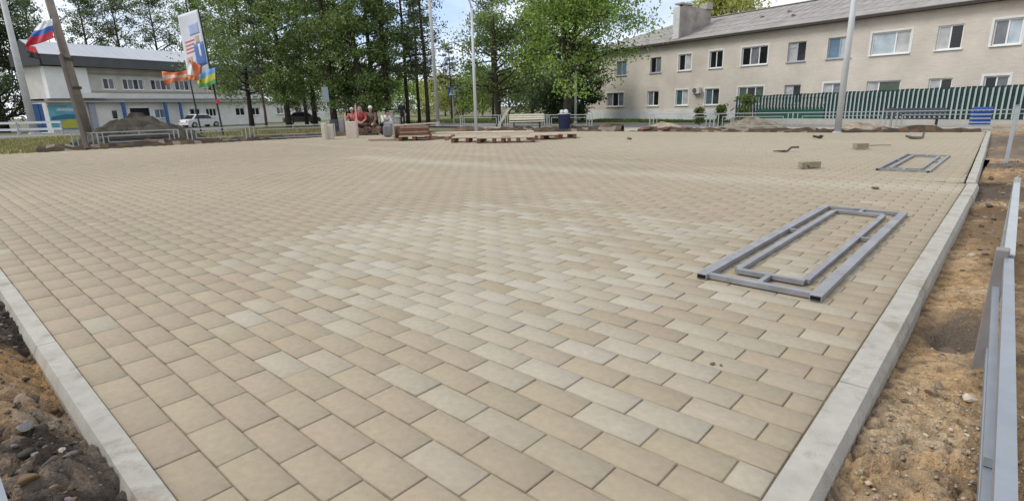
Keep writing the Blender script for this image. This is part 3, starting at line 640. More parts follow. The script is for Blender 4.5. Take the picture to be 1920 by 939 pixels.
def railing(label, a, b, group, h=.78, inner=True, m=None, end_post=True, t=.035):
    a, b = Vector((a[0], a[1], GZ)), Vector((b[0], b[1], GZ)); d = (b - a); L = d.length; u = d.normalized(); z = Vector((0, 0, 1)); m = m or rail_d
    root = thing('railing', label, 'railing', a, math.atan2(u.y, u.x), group)
    X = lambda s, zz: (s, 0, zz)
    for s in ([0, L] if end_post else [0]): MB().bar(X(s, -.25), X(s, h + .02), t * 1.25, t * 1.25, (1, 0, 0)).build('post', m, root)
    q = MB(); s0, s1 = .16, L - .16
    q.bar(X(0, h), X(L, h), t, t); q.bar(X(0, .16), X(L, .16), t, t); q.bar(X(s0, .16), X(s0, h), t, t, (1, 0, 0)); q.bar(X(s1, .16), X(s1, h), t, t, (1, 0, 0)); q.build('outer_frame', m, root)
    if inner:
        q = MB(); i0, i1, z0, z1 = s0 + .16, s1 - .16, .29, h - .13
        q.bar(X(i0, z0), X(i1, z0), t * .8, t * .8); q.bar(X(i0, z1), X(i1, z1), t * .8, t * .8); q.bar(X(i0, z0), X(i0, z1), t * .8, t * .8, (1, 0, 0)); q.bar(X(i1, z0), X(i1, z1), t * .8, t * .8, (1, 0, 0))
        q.bar(X((i0 + i1) / 2, z1), X((i0 + i1) / 2, h), t * .7, t * .7, (1, 0, 0)); q.bar(X((i0 + i1) / 2, .16), X((i0 + i1) / 2, z0), t * .7, t * .7, (1, 0, 0)); q.build('inner_frame', m, root)
    return root
GR = 'railings around the paved square'
for lab, a, b in (('grey railing in front of the white plinth of the apartment house', (-9.65, 21.75), (-6.92, 22.0)),
                  ('grey railing in front of the mound beside the green fence', (-6.92, 22.0), (-4.15, 22.6)),
                  ('grey railing behind the lamp pole nearest the green fence', (-4.15, 22.6), (-1.13, 23.4)),
                  ('grey railing in front of the dark slatted bench and blue bin', (-1.13, 23.4), (2.9, 24.9)),
                  ('grey railing behind the pale wooden bench', (-18.6, 22.2), (-15.7, 22.2)),
                  ('grey railing behind the navy litter bin', (-15.7, 22.2), (-12.75, 21.9)),
                  ('grey railing behind the lamp post in the middle', (-22.2, 22.2), (-18.95, 22.2)),
                  ('grey railing in front of the dark earth heap on the left', (-22.95, 4.7), (-22.6, 7.3)),
                  ('grey railing in front of the two flag poles', (-22.4, 7.55), (-22.1, 9.9)),
                  ('grey railing left of the upright pale slabs', (-22.1, 9.9), (-20.7, 13.1)),
                  ('short grey railing beside the foot of the leaning wooden pole', (-23.3, 4.0), (-22.95, 4.7))):
    railing(lab, a, b, GR, h=.66 if a[0] < -20 and a[1] < 14 else .78, t=.03 if a[0] > -19 else .034)
# road guard rail beyond the grass on the far left
for lab, x0_, x1_ in (('pale road guard rail at the left edge of the photo', -40, 28), ('pale road guard rail between the two poles on the left', 28, 112)):
    a, b = base(x0_, 41), base(x1_, 40); L = (b - a).length; u = (b - a).normalized()
    root = thing('guard_rail', lab, 'guard rail', a, math.atan2(u.y, u.x), 'road guard rails')
    for s in (0.1, L - .1): MB().box((s, 0, .4), (.10, .10, 1.0)).build('post', rail_d, root)
    for z in (.38, .86): MB().bar((0, -.07, z), (L, -.07, z), .04, .16).build('rail', mat('pale_guard_rail', (.50, .52, .53), .5), root)
# near railing on the right: post, rails in line with the kerb, seen almost end on
near = mat('galvanised_tube', (.225, .245, .27), .38, .10, 9, metal=.25, spec=.5)
nearp = mat('grey_brown_post', (.19, .175, .17), .5, .12, 9)
rt = thing('railing', 'bluish grey railing with a dark post standing closest to the camera on the right', 'railing', (2.385, 2.93, GZ), 0, GR)
MB().box((-.022, .02, .24), (.05, .07, .72), bev=.004).build('post', nearp, rt)
def rl(z, xa, xb, ya, yb, hh_, par, nm, m=near):
    # a rail given by its two edges at the near end (ya) and far end (yb)
    q = MB(); o_ = Vector((2.385, 2.93, GZ))
    P = [Vector((xa[0], ya, z - hh_)), Vector((xa[1], ya, z - hh_)), Vector((xb[1], yb, z - hh_)), Vector((xb[0], yb, z - hh_)), Vector((xa[0], ya, z)), Vector((xa[1], ya, z)), Vector((xb[1], yb, z)), Vector((xb[0], yb, z))]
    q.hexa([v - o_ for v in P]); return q.build(nm, m, par)
rl(.47, (2.428, 2.462), (2.372, 2.405), -.3, 2.9, .035, rt, 'top_rail')
rl(.37, (2.430, 2.452), (2.352, 2.374), -.3, 2.75, .022, rt, 'inner_rail')
rl(.03, (2.47, 2.505), (2.375, 2.405), -.3, 2.9, .035, rt, 'bottom_rail')
MB().box((.032, -1.78, .485), (.05, .022, .022)).build('stub', near, rt)
rt2 = thing('railing', 'second grey railing section running on from the dark post on the right', 'railing', (2.385, 5.9, GZ), 0, GR)
def rl2(z, xa, xb, ya, yb, hh_, nm):
    q = MB(); o_ = Vector((2.385, 5.9, GZ))
    P = [Vector((xa[0], ya, z - hh_)), Vector((xa[1], ya, z - hh_)), Vector((xb[1], yb, z - hh_)), Vector((xb[0], yb, z - hh_)), Vector((xa[0], ya, z)), Vector((xa[1], ya, z)), Vector((xb[1], yb, z)), Vector((xb[0], yb, z))]
    q.hexa([v - o_ for v in P]); return q.build(nm, nearp if nm != 'top_rail' else rail_m, rt2)
rl2(.47, (2.368, 2.408), (2.36, 2.40), 2.97, 5.9, .04, 'top_rail'); rl2(.37, (2.366, 2.39), (2.36, 2.384), 3.1, 5.8, .03, 'inner_rail'); rl2(.05, (2.37, 2.40), (2.36, 2.39), 2.97, 5.9, .035, 'bottom_rail')
MB().box((-.005, 0, .27), (.045, .05, .66)).build('post', rail_m, rt2)
pp = gp(1885, 312, -.1)
tp = thing('railing_post', 'lone grey steel post standing in the dug soil beyond the paving on the right', 'post', (pp.x, pp.y, GZ))
MB().box((0, 0, .48), (.06, .06, 1.2), bev=.004).build('post_tube', rail_m, tp); MB().box((0, 0, 1.085), (.075, .075, .012)).build('cap_plate', rail_m, tp)
lp = thing('railing', 'bluish steel railing end at the bottom left corner', 'railing', (1.25, -.379, GZ), 0, GR)
MB().box((0, 0, .22), (.035, .035, .76), bev=.003).build('post', near, lp); MB().bar((.0, 0, .585), (-2.4, -.012, .585), .034, .034).build('top_rail', near, lp)
MB().bar((.0, 0, .12), (-2.4, -.012, .12), .03, .03).build('bottom_rail', near, lp)

# ------------------------------------------------------------------ lying frames
steel = mat('painted_frame_steel', (.165, .16, .163), .5, scale=5, col2=(.255, .255, .268), spec=.5, bump=.15, bscale=40, detail=9)
smear(steel, (.15, .085, .05), 9, .60, .70, .7)
blackin = mat('hollow_shade_black', (.004, .004, .004), .9)  # shade of a hollow tube end put into the colour
def tubebar(mb, a, b, w, h): mb.bar(a, b, w, h)
def lying_frame(label, x0, y0, wid, ln, group, skew=0., rz=0., t=.068, h=.036, ext=.055):
    root = thing('metal_frame', label, 'metal frame', (x0, y0, .0025), rz, group)
    z = h / 2 + .002
    for x in (0, wid):
        q = MB(); q.bar((x + skew * 0, -ext, z), (x + skew, ln, z), t, h); sr = q.build('side_rail', steel, root)
        q = MB(); q.box((x, -ext - .0015, z), (t - .012, .003, h - .012)); q.build('mouth_shade_plate', blackin, sr)  # black plate over the solid bar end stands for the shaded hollow
    for y in (0.0, ln - .03):
        q = MB(); xo = skew * y / ln; q.bar((xo + t / 2, y, z), (xo + wid - t / 2, y, z), t * .75, h * .9); q.build('cross_rail', steel, root)
    q = MB(); i = .135; a, b, y0_, y1_ = i, wid - i, .23, ln - .24
    S_ = lambda x, y: (x + skew * y / ln, y, z)
    w2 = .046; q.bar(S_(a, y0_), S_(b, y0_), w2, h * .85); q.bar(S_(a, y1_), S_(b, y1_), w2, h * .85); q.bar(S_(a, y0_ + w2 / 2), S_(a, y1_ - w2 / 2), w2, h * .85); q.bar(S_(b, y0_ + w2 / 2), S_(b, y1_ - w2 / 2), w2, h * .85); q.build('inner_frame', steel, root)
    for p0, p1 in ((S_(wid / 2, .02), S_(wid / 2, y0_ - .018)), (S_(wid / 2, y1_ + .018), S_(wid / 2, ln - .05)), (S_(.027, ln * .55), S_(a - .018, ln * .55)), (S_(b + .018, ln * .55), S_(wid - .027, ln * .55))):
        q = MB(); q.bar(p0, p1, .032, h * .8); q.build('stub', steel, root)
    return root
FG = 'steel railing frames lying on the paving'
lying_frame('nearest blue grey steel frame lying flat near the right kerb', .865, 3.22, .71, 3.22, FG)
lying_frame('farther dark steel frame lying flat towards the fence', .66, 10.56, .69, 3.05, FG, t=.046)

# ------------------------------------------------------------------ things on the paving
brk = mat('loose_paver', (.26, .22, .155), .9, .15, 12)
g_ = 'loose pavers left on the square'
def loose(label, px, py, d, rz, n=1, dark=1.0):
    P = gp(px, py); root = None
    q = MB(); q.box((0, 0, d[2] / 2 + .02), d, bev=.005)
    if n == 2: q.box((-.20, -.03, d[2] / 2 + .02), (d[0] * .45, d[1], d[2] * .98), bev=.005)
    o = q.build('loose_paver', brk); o.location = P; o.rotation_euler = (0, 0, rz); return tag(o, label, 'paver', g_)
loose('loose paver standing alone on the square left of the farther steel frame', 1524, 316, (.20, .14, .105), .72, 2)
loose('loose paver beside the thin stick on the far paving', 1613, 280, (.28, .18, .12), .7)
P = gp(1645, 276); q = MB(); q.tube([(-.33, 0, .04), (0, .01, .045), (.33, 0, .04)], .012, 6); o = q.build('stick', mat('stick_wood', (.20, .17, .12), .9)); o.location = P; o.rotation_euler = (0, 0, .75); tag(o, 'thin stick lying beside a paver on the far paving', 'stick')
def trowel(label, px, py, rz, s=1.):
    P = gp(px, py); root = thing('hand_tool', label, 'tool', (P.x, P.y, .02), rz)
    q = MB(); q.prism([(-.28 * s, -.05 * s), (-.03 * s, -.09 * s), (.03 * s, 0), (-.03 * s, .09 * s)], .0, .02); q.build('blade', mat('dark_tool', (.05, .05, .045), .6), root)
    q = MB(); q.tube([(.02 * s, 0, .01), (.08 * s, 0, .07 * s), (.22 * s, 0, .07 * s)], .02 * s, 6); q.build('handle', mat('dark_tool_handle', (.07, .06, .05), .7), root)
trowel('dark trowel lying on the far paving between the brick and the lamp pole', 1475, 285, .7, 1.2)
P = gp(1532, 260); q = MB(); q.box((0, 0, .05), (.26, .14, .06), Euler((0, .2, .3)), .02); q.box((.1, .02, .075), (.12, .10, .05), Euler((.3, 0, .8)), .02); o = q.build('glove', mat('dark_glove', (.035, .034, .032), .9)); o.location = P; tag(o, 'small dark work glove lying near the foot of the lamp pole by the fence', 'glove')
P = gp(1716, 261); q = MB(); q.tube([(-.28, .0, .10), (-.12, 0, .05), (.05, 0, .03), (.2, 0, .05), (.22, 0, .2)], [.03, .045, .05, .04, .02], 6); o = q.build('bent_scrap', mat('scrap', (.13, .12, .10), .8)); o.location = P; o.rotation_euler = (0, 0, .7); tag(o, 'bent piece of dark scrap on the far right of the paving', 'scrap')
for px, py, s in ((1640, 355, .05), (1336, 683, .016), (1352, 686, .010), (1180, 262, .10)):
    P = gp(px, py); v, f_ = rock(s, int(px), 2); q = MB(); q.add(v, f_); o = q.build('stone', mat('dark_clod', (.13, .105, .075), .95, .3, 30)); o.location = (P.x, P.y, s * .4)
    tag(o, {1640: 'small dark clod on the paving between the two steel frames', 1336: 'crumb of dark mortar on a grey paver in the foreground', 1352: 'smaller crumb of mortar beside the larger one on a grey paver', 1180: 'pale clod of earth on the far paving before the apartment house'}[px], 'clod')
rb_m = mat('reddish_paver', (.24, .145, .105), .9, .2, 12)
for i, (px, py, lab) in enumerate(((812, 262, 'reddish brick lying beside the timber stack'), (838, 263, 'reddish brick left of the pallet row'), (850, 260, 'reddish brick just behind the left end of the pallet row'), (1003, 262, 'reddish brick between the pallet row and the brown pallets'), (1038, 256, 'reddish brick lying behind the brown pallets'), (1072, 258, 'reddish brick at the right end of the brown pallets'), (803, 258, 'reddish brick leaning at the right side of the timber stack'))):
    P = gp(px, py); q = MB(); q.box((0, 0, .07), (.30, .16, .13), Euler((rnd.uniform(-.1, .1), rnd.uniform(-.1, .1), rnd.uniform(0, 3))), .006); o = q.build('brick', rb_m); o.location = (P.x, P.y, 0); tag(o, lab, 'brick', 'loose bricks by the pallets')
# bigger stones in the soil
st_m = [mat('brown_stone', (.22, .165, .115), .85, .2, 20, bump=.3), mat('pale_stone', (.46, .40, .32), .85, .15, 20, bump=.3), mat('grey_stone', (.22, .205, .19), .85, .2, 20, bump=.3)]
SG = 'stones in the dug soil'
for lab, px, py, z, s, mi, zf in (('brown angular stone in the sand by the right kerb', 1745, 745, -.1, .045, 0, rz), ('brown stone leaning behind the angular one in the sand', 1757, 735, -.1, .04, 0, rz),
                              ('flat tan stone lying in sand nearest the right kerb', 1695, 760, -.1, .036, 0, rz), ('pale flat stone in sand next to the dark post', 1815, 758, -.1, .05, 1, rz), ('round brown stone beside the foot of the railing', 1838, 738, -.1, .034, 0, rz),
                              ('small brown stone below the flat tan one', 1728, 792, -.1, .022, 0, rz), ('largest grey stone in the dark soil at the left kerb', 62, 845, -.05, .05, 2, lz), ('round grey stone at the bottom left of the soil', 82, 905, -.04, .036, 2, lz),
                              ('small pale stone right of the round grey one', 130, 905, -.04, .026, 1, lz), ('brown clod of earth near the orange sand on the left', 45, 770, -.05, .05, 0, lz)):
    P = gp(px, py, z); zz = float(zf(np.array([P.x]), np.array([P.y]))[0]); v, f_ = rock(s, int(px * 3 + py), 3); q = MB(); q.add(v, f_); o = q.build('stone', st_m[mi]); o.location = (P.x, P.y, zz + s * .3); o.rotation_euler = (rnd.uniform(-.4, .4), rnd.uniform(-.4, .4), rnd.uniform(0, 6)); o.scale = (.66, .55, .75); tag(o, lab, 'stone', SG)
P0, P1 = gp(1655, 935, -.115), gp(1690, 855, -.115)
q = MB(); q.bar(P0, P1, .012, .05); o = q.build('board', mat('dusty_board', (.42, .36, .27), .9, .15, 10)); tag(o, 'thin pale board set on edge in the sand by the right kerb', 'board')

# --- litter bins
P = gp(1058, 245)
bn = thing('litter_bin', 'navy blue litter bin with a pale rim standing beside the wooden bench', 'litter bin', (P.x, P.y, .0))
navy = mat('navy_paint', (.022, .028, .075), .5, .15, 4)
MB().tube([(0, 0, .09), (0, 0, .74)], [.235, .265], 20).build('body', navy, bn)
q = MB()
for k in range(20):
    a = 2 * math.pi * k / 20; q.bar((.238 * math.cos(a), .238 * math.sin(a), .12), (.27 * math.cos(a), .27 * math.sin(a), .73), .02, .02)
q.build('slat', navy, bn); MB().tube([(0, 0, 0), (0, 0, .085)], [.36, .33], 20).build('foot', mat('dark_foot', (.035, .035, .038), .8), bn)
MB().tube([(0, 0, .742), (0, 0, .775)], [.285, .285], 20).build('rim', mat('pale_rim', (.48, .52, .50), .5), bn)
wrap = MB()
for k, (x, y, z, r_) in enumerate(((-.14, 0, .84, .10), (.05, .05, .86, .11), (.15, -.04, .83, .09))): wrap.ell((x, y, z), (r_, r_, .10), 8, 5)
wrap.build('bag_lining', mat('pale_bag', (.52, .54, .51), .6), bn)
P = gp(1835, 238)
bb = thing('litter_bin', 'bright blue slatted litter bin at the far right corner of the paving', 'litter bin', (P.x, P.y, 0.), .3)
blue_s = mat('blue_slats', (.016, .055, .23), .45, .12, 5)
q = MB()
for i in range(4): q.box((0, 0, .10 + i * .145), (.56, .38, .095), bev=.008)
q.build('slatted_body', blue_s, bb); q = MB(); q.box((0, 0, .31), (.55, .37, .53)); q.build('inner_box', mat('pale_liner', (.30, .34, .40), .6), bb)
q = MB(); q.prism([(-.19, .60), (.19, .60), (.16, .68), (-.06, .73)], -.26, .30, lambda a, b, h: (h, a, b)); q.build('lid', blue_s, bb)
# --- benches
def bench(label, px, py, w, rz, wood, legm, group, back=True, n=5):
    P = gp(px, py); root = thing('park_bench', label, 'bench', (P.x, P.y, 0.), rz, group)
    q = MB()
    for i in range(n): q.box((0, -.18 + i * .09, .395 + .004 * abs(i - 2)), (w, .075, .035), bev=.006)
    q.build('seat', wood, root)
    if back:
        q = MB()
        for i in range(3): q.box((0, .27 + i * .03, .52 + i * .10), (w * .98, .03, .082), Euler((-.25, 0, 0)), .006)
        q.build('backrest', wood, root)
    for x in (-w * .36, w * .36):
        q = MB(); q.bar((x, -.2, 0), (x, -.15, .37), .06, .08, (0, 1, 0)); q.bar((x, .2, 0), (x, .17, .37), .06, .08, (0, 1, 0)); q.bar((x, -.2, .35), (x, .24, .35), .06, .05); q.bar((x, -.24, .03), (x, .24, .03), .07, .05); q.build('leg', legm, root)
        if back: q = MB(); q.bar((x, .23, .34), (x, .37, .80), .05, .035, (0, 1, 0)); q.build('back_bracket', legm, root)
    return root
palewood = mat('pale_bench_wood', (.60, .54, .43), .6, .08, 6); blackleg = mat('black_leg', (.02, .02, .02), .5)
bench('pale wooden bench with backrest and dark legs beside the navy bin', 988, 244, 1.75, R(42), palewood, blackleg, 'benches')
bench('low dark slatted bench in front of the picket fence', 1710, 244, 1.85, R(8), mat('dark_slats', (.055, .06, .075), .6), blackleg, 'benches')

# ------------------------------------------------------------------ building materials, far left of the middle
tim = mat('weathered_timber', (.31, .20, .14), .85, .22, 6); tim2 = mat('pale_timber', (.44, .35, .265), .85, .15, 6); tim3 = mat('brown_timber', (.17, .082, .052), .85, .2, 6)
def pallet():
    root = thing('pallet', '', 'pallet')
    q = MB()
    for i in range(7): q.box((0, -.42 + i * .14, .155), (1.1, .105, .024))
    q.build('deck', tim2, root)
    for x in (-.5, 0, .5):
        q = MB()
        for y in (-.40, 0, .40): q.box((x, y, .082), (.11, .13, .115))
        q.box((x, 0, .012), (.11, .92, .022)); q.build('runner', tim3, root)
    return root
pr = pallet(); first = True
for lab, px, py, rz_, dz_ in (('pallet at the left end of the row on the far paving', 880, 266, R(38), 0), ('pallet second from the left in the row on the far paving', 927, 267, R(42), 0), ('pallet third from the left in the row on the far paving', 972, 266, R(40), 0),
                              ('brown pallet lying behind the row in front of the bench', 1020, 261, R(30), 0), ('brown pallet at the right end of the row before the navy bin', 1052, 259, R(36), 0), ('pallet under the brown timber stack', 778, 263, R(48), 0)):
    o = pr if first else copy_tree(pr); first = False
    P = gp(px, py); o.location = (P.x, P.y, .012); o.rotation_euler = (0, 0, rz_); tag(o, lab, 'pallet', 'pallets on the far paving')
def plank(label, px, py, z, d, rz, m, rx=0., ry=0., group='planks among the building materials', name='plank'):
    P = gp(px, py); q = MB(); q.box((0, 0, 0), d, bev=.004); o = q.build(name, m); o.location = (P.x, P.y, z); o.rotation_euler = (rx, ry, rz); return tag(o, label, 'plank', group)
plank('long pale boards sheet lying on top of the left pallets', 890, 258, .205, (3.1, .95, .03), R(40), tim2)
plank('pale boards lying across the middle pallets', 962, 258, .21, (1.6, .9, .03), R(40), mat('pale_board', (.43, .345, .26), .85, .12, 5))
plank('loose grey plank on the ground left of the pallet row', 826, 260, .05, (2.2, .16, .05), R(42), tim)
plank('thin plank lying on the paving before the grey sacks', 722, 264, .05, (1.25, .22, .05), R(36), tim)
P = gp(945, 236); q = MB(); q.box((0, 0, .5), (.16, .03, 1.25), Euler((0, R(33), R(42))), .003); o = q.build('plank', palewood); o.location = (P.x, P.y, .02); tag(o, 'pale plank leaning at a slant left of the wooden bench', 'plank', 'planks among the building materials')
# timber stack
P = gp(778, 262); ts = thing('timber_stack', 'brown stack of timber boards on a pallet beside the grey sacks', 'timber stack', (P.x, P.y, .18), R(48))
for i in range(4):
    q = MB()
    for k in range(5): q.box((rnd.uniform(-.03, .03), -.36 + k * .17, .04 + i * .085), (1.05 + rnd.uniform(-.08, .1), .155, .07), bev=.004)
    q.build('board_layer', tim if i % 2 else tim3, ts)
q = MB(); q.box((.12, -.1, .40), (1.7, .5, .035), Euler((0, R(-2), R(6)))); q.build('top_board', tim2, ts)
P = gp(752, 262); pl2 = thing('crate', 'pale wooden crate on end at the left of the timber stack', 'crate', (P.x, P.y, .0), R(45))
for x in (-.22, 0.22): MB().box((x, 0, .30), (.07, .5, .58), bev=.004).build('side_panel', tim2, pl2)
MB().box((0, .2, .30), (.36, .05, .52)).build('back_panel', tim, pl2); MB().box((0, 0, .035), (.37, .40, .03)).build('floor_panel', tim, pl2)
# upright slabs
slab_m = mat('new_kerb_slab', (.56, .49, .40), .88, .08, 6)
def slab(label, px, py, d, rz, tilt=0.):
    P = gp(px, py); q = MB(); q.box((0, 0, d[2] / 2), d, Euler((tilt, 0, 0)), .008); o = q.build('concrete_slab', slab_m); o.location = (P.x, P.y, .0); o.rotation_euler = (0, 0, rz); tag(o, label, 'slab', 'pale concrete slabs stood on end')
slab('narrow pale slab stood on end, leftmost of the upright slabs', 610, 262, (.14, .30, .66), R(38), .04)
slab('pale slab stood on end just right of the leftmost narrow one', 621, 261, (.22, .25, .58), R(46), .02)
slab('widest pale slab stood on end in front of the seated workers', 661, 259, (.42, .16, .68), R(42), .03)
P = gp(651, 259); q = MB(); q.box((0, 0, .52), (.05, .05, 1.04)); o = q.build('stake', tim2); o.location = P; tag(o, 'thin pale stake upright at the left side of the widest slab', 'stake')
P = gp(672, 258); q = MB(); q.bar((0, 0, 0), (-.12, .06, 1.35), .06, .05); o = q.build('shovel_handle', mat('pink_handle', (.55, .36, .30), .7)); o.location = P; tag(o, 'pale pinkish tool handle propped upright before the worker in red', 'tool handle')
# grey barrel and trolley
P = gp(632, 254); br_ = thing('barrel', 'dark grey barrel standing behind the upright slabs', 'barrel', (P.x, P.y, 0.))
MB().tube([(0, 0, .0), (0, 0, .25), (0, 0, .5), (0, 0, .72)], [.27, .29, .29, .27], 16).build('body', mat('dark_barrel', (.055, .055, .06), .6), br_)
for z in (.24, .48): MB().tube([(0, 0, z), (0, 0, z + .03)], .30, 16).build('hoop', mat('barrel_hoop', (.10, .10, .105), .6), br_)
P = gp(643, 254); q = MB(); q.box((0, 0, .38), (.24, .2, .76), bev=.02); o = q.build('grey_post_block', mat('grey_block', (.26, .255, .25), .85)); o.location = P; o.rotation_euler = (0, 0, R(40)); o.name = 'concrete_block'; tag(o, 'grey upright concrete block between the barrel and the widest slab', 'block')
# sacks
sk = mat('grey_sack', (.19, .185, .19), .9, .2, 6)
def sack(label, px, py, z, d, rz, tilt):
    P = gp(px, py); q = MB(); bm_ = bmesh.new(); bmesh.ops.create_cube(bm_, size=1); bmesh.ops.subdivide_edges(bm_, edges=list(bm_.edges), cuts=4, use_grid_fill=True)
    for v in bm_.verts:
        c_ = v.co * 2; k = 1 - .22 * max(abs(c_.x) ** 4, abs(c_.y) ** 4); v.co = Vector((v.co.x * d[0], v.co.y * d[1], v.co.z * d[2] * k)); l_ = v.co.length; v.co *= 1 + rnd.uniform(-.03, .03)
    me = bpy.data.meshes.new('sack'); bm_.to_mesh(me); bm_.free(); o = link('sack', me, sk, None, True); md = o.modifiers.new('smooth', 'SUBSURF'); md.levels = md.render_levels = 1
    o.location = (P.x, P.y, z); o.rotation_euler = (tilt, 0, rz); tag(o, label, 'sack', 'grey sacks')
sack('grey sack standing upright behind the crate', 728, 257, .26, (.36, .28, .52), R(44), .06)
sack('grey sack slumped on top of the upright sack', 732, 256, .52, (.44, .30, .18), R(30), .3)

# ------------------------------------------------------------------ earth heaps
def heap(name, label, c, rx, ry, h, rz, seed, cols, n=46):
    q = np.random.RandomState(seed); g = np.linspace(-1.15, 1.15, n); X, Y = np.meshgrid(g, g); x, y = X.ravel(), Y.ravel(); r2 = x * x + y * y
    z = h * np.clip(1 - r2 ** .8, 0, 1) * (.6 + .8 * fbm(x * 2 + seed, y * 2)) + .22 * h * lumps(x, y, 3.5, seed) * (r2 < 1.1) + .30 * h * (fbm(x * 6, y * 6, 4, .6) - .5) * (r2 < 1.15) + .10 * h * lumps(x, y, 8, seed + 2) * (r2 < 1.1) - .06
    i = np.arange(n * n).reshape(n, n); F = np.stack([i[:-1, :-1], i[:-1, 1:], i[1:, 1:], i[1:, :-1]], -1).reshape(-1, 4)
    xm_, ym_ = x[F].mean(1), y[F].mean(1); n1 = fbm(xm_ * 5 + 2, ym_ * 5)
    cc = colormix(np.array(cols[0]), np.array(cols[1]), np.clip((n1 - .3) * 2.4, 0, 1)); k = (q.rand(len(F)) < .07)[:, None]; cc = np.where(k, np.array(cols[2])[None], cc)
    o = np_mesh(name, np.stack([x * rx, y * ry, z], 1), F, cc, soil_m, smooth=True); o.location = (c[0], c[1], GZ); o.rotation_euler = (0, 0, rz); return tag(o, label, 'earth heap', 'earth heaps')
c0 = gp(262, 262); heap('earth_heap', 'large dark earth heap behind the railing on the left', (-26.3, 7.0), 1.6, 2.5, .95, .1, 3, [(.042, .036, .031), (.115, .10, .08), (.08, .09, .04)])
c0 = gp(1412, 236); heap('earth_heap', 'grey brown earth heap at the left end of the picket fence', (c0.x, c0.y), 1.5, .9, .42, -.2, 5, [(.14, .12, .095), (.28, .24, .19), (.12, .14, .05)])
c0 = gp(1245, 240); heap('earth_heap', 'low flat sandy heap before the white plinth', (c0.x, c0.y), 1.3, .7, .30, -.1, 7, [(.25, .20, .14), (.45, .37, .26), (.2, .15, .1)])
c0 = gp(1620, 238); heap('earth_heap', 'low reddish earth heap behind the lamp pole nearest the fence', (c0.x, c0.y), 1.5, .6, .24, -.1, 9, [(.20, .13, .095), (.40, .33, .25), (.2, .15, .1)])
c0 = gp(880, 243); heap('earth_heap', 'low dark earth heap behind the middle lamp post', (c0.x, c0.y), 1.3, .6, .25, .5, 12, [(.07, .05, .04), (.2, .14, .1), (.1, .1, .05)])
P = gp(1240, 246); q = MB()
for k in range(6): q.box((-.9 + k * .35, rnd.uniform(-.1, .1), .06 + .05 * (k % 2)), (.28, .5, .10), Euler((rnd.uniform(-.15, .15), rnd.uniform(-.15, .15), rnd.uniform(-.4, .4))))
o = q.build('rubble_pile', tim3); o.location = (P.x, P.y + .2, .0); o.rotation_euler = (0, 0, R(8)); tag(o, 'row of broken brown boards piled at the far edge before the white plinth', 'board pile')
q = MB()
for k, (z, x_, w) in enumerate(((.10, 0, 2.9), (.25, -.10, 2.6), (.40, -.22, 2.7))): q.box((x_, rnd.uniform(-.1, .1), z), (.85, w, .13), Euler((0, 0, rnd.uniform(-.05, .05))), .012)
o = q.build('slab_stack', mat('dark_slab', (.095, .082, .072), .9, .3, 4)); o.location = (-24.1, 6.3, GZ); o.rotation_euler = (0, 0, .05); tag(o, 'stack of dark flat slabs at the foot of the large earth heap', 'slab stack')

# ------------------------------------------------------------------ POLES, LAMPS, SIGN, FLAGS
conc = mat('pale_concrete_pole', (.46, .455, .44), .8, .10, 3); galv = mat('pale_galvanised', (.52, .53, .53), .5, .06, 3)
def pole(label, p, h, r0, r1, m, group, lean=(0, 0), arm=None, name='lamp_post', cat='lamp post', n=10):
    root = thing(name, label, cat, p, 0, group)
    q = MB(); q.tube([(0, 0, -.2), (lean[0] * h, lean[1] * h, h)], [r0, r1], n); sh = q.build('shaft', m, root, True)
    MB().tube([(0, 0, -.05), (0, 0, .12)], [r0 * 1.5, r0 * 1.35], 10).build('foot_collar', m, root)
    if arm:
        ax, ay = arm; T = Vector((lean[0] * h, lean[1] * h, h)); q = MB(); q.tube([T, T + Vector((ax * .12, ay * .12, .30)), T + Vector((ax * .45, ay * .45, .48)), T + Vector((ax, ay, .52))], r1 * .8, 8); q.build('arm', m, root, True)
        e = T + Vector((ax, ay, .52)); q = MB(); q.ell(e + Vector((ax * .18, ay * .18, .0)), (.28, .13, .07), 12, 6, Euler((0, 0, math.atan2(ay, ax))).to_matrix()); hd = q.build('lamp_head', galv, root, True)
        q = MB(); q.ell(e + Vector((ax * .18, ay * .18, -.04)), (.2, .09, .05), 12, 6, Euler((0, 0, math.atan2(ay, ax))).to_matrix()); q.build('lens', mat('lamp_lens', (.6, .6, .58), .3), hd, True)
    return root
LG = 'lamp posts and poles'
lx = -np.array([RM[0][0], RM[0][1]])                                  # towards the left of the view
P = gp(893, 250); pole('slim pale lamp post with curved arm standing behind the pallets', (P.x, P.y, GZ), 5.36, .075, .05, galv, LG, (.0, .0), (lx[0] * .55, lx[1] * .55))
P = gp(1570, 248); pole('pale lamp post standing in front of the picket fence', (P.x, P.y, GZ), 7.2, .112, .08, galv, LG, (.002, .004), (.9, -.5))
P = base(821, 40); pole('pale road lamp post right of the dark tree trunks', P, 10.5, .135, .10, conc, LG, (-.012, -.012), (-1.2, .4))
P = base(57, 42); pole('thick pale concrete pole at the left edge before the dark tree', P, 10.5, .26, .17, conc, LG, (0, 0), None, 'utility_pole', 'pole')
P = base(1030, 43); pole('thin pale post rising behind the backrest of the bench', P, 2.4, .07, .06, conc, LG, (0, 0), None, 'post', 'post')
P = base(1079, 38); pole('pale post standing against the dark bush by the apartment house', P, 4.6, .09, .07, conc, LG, (0, 0), None, 'post', 'post')
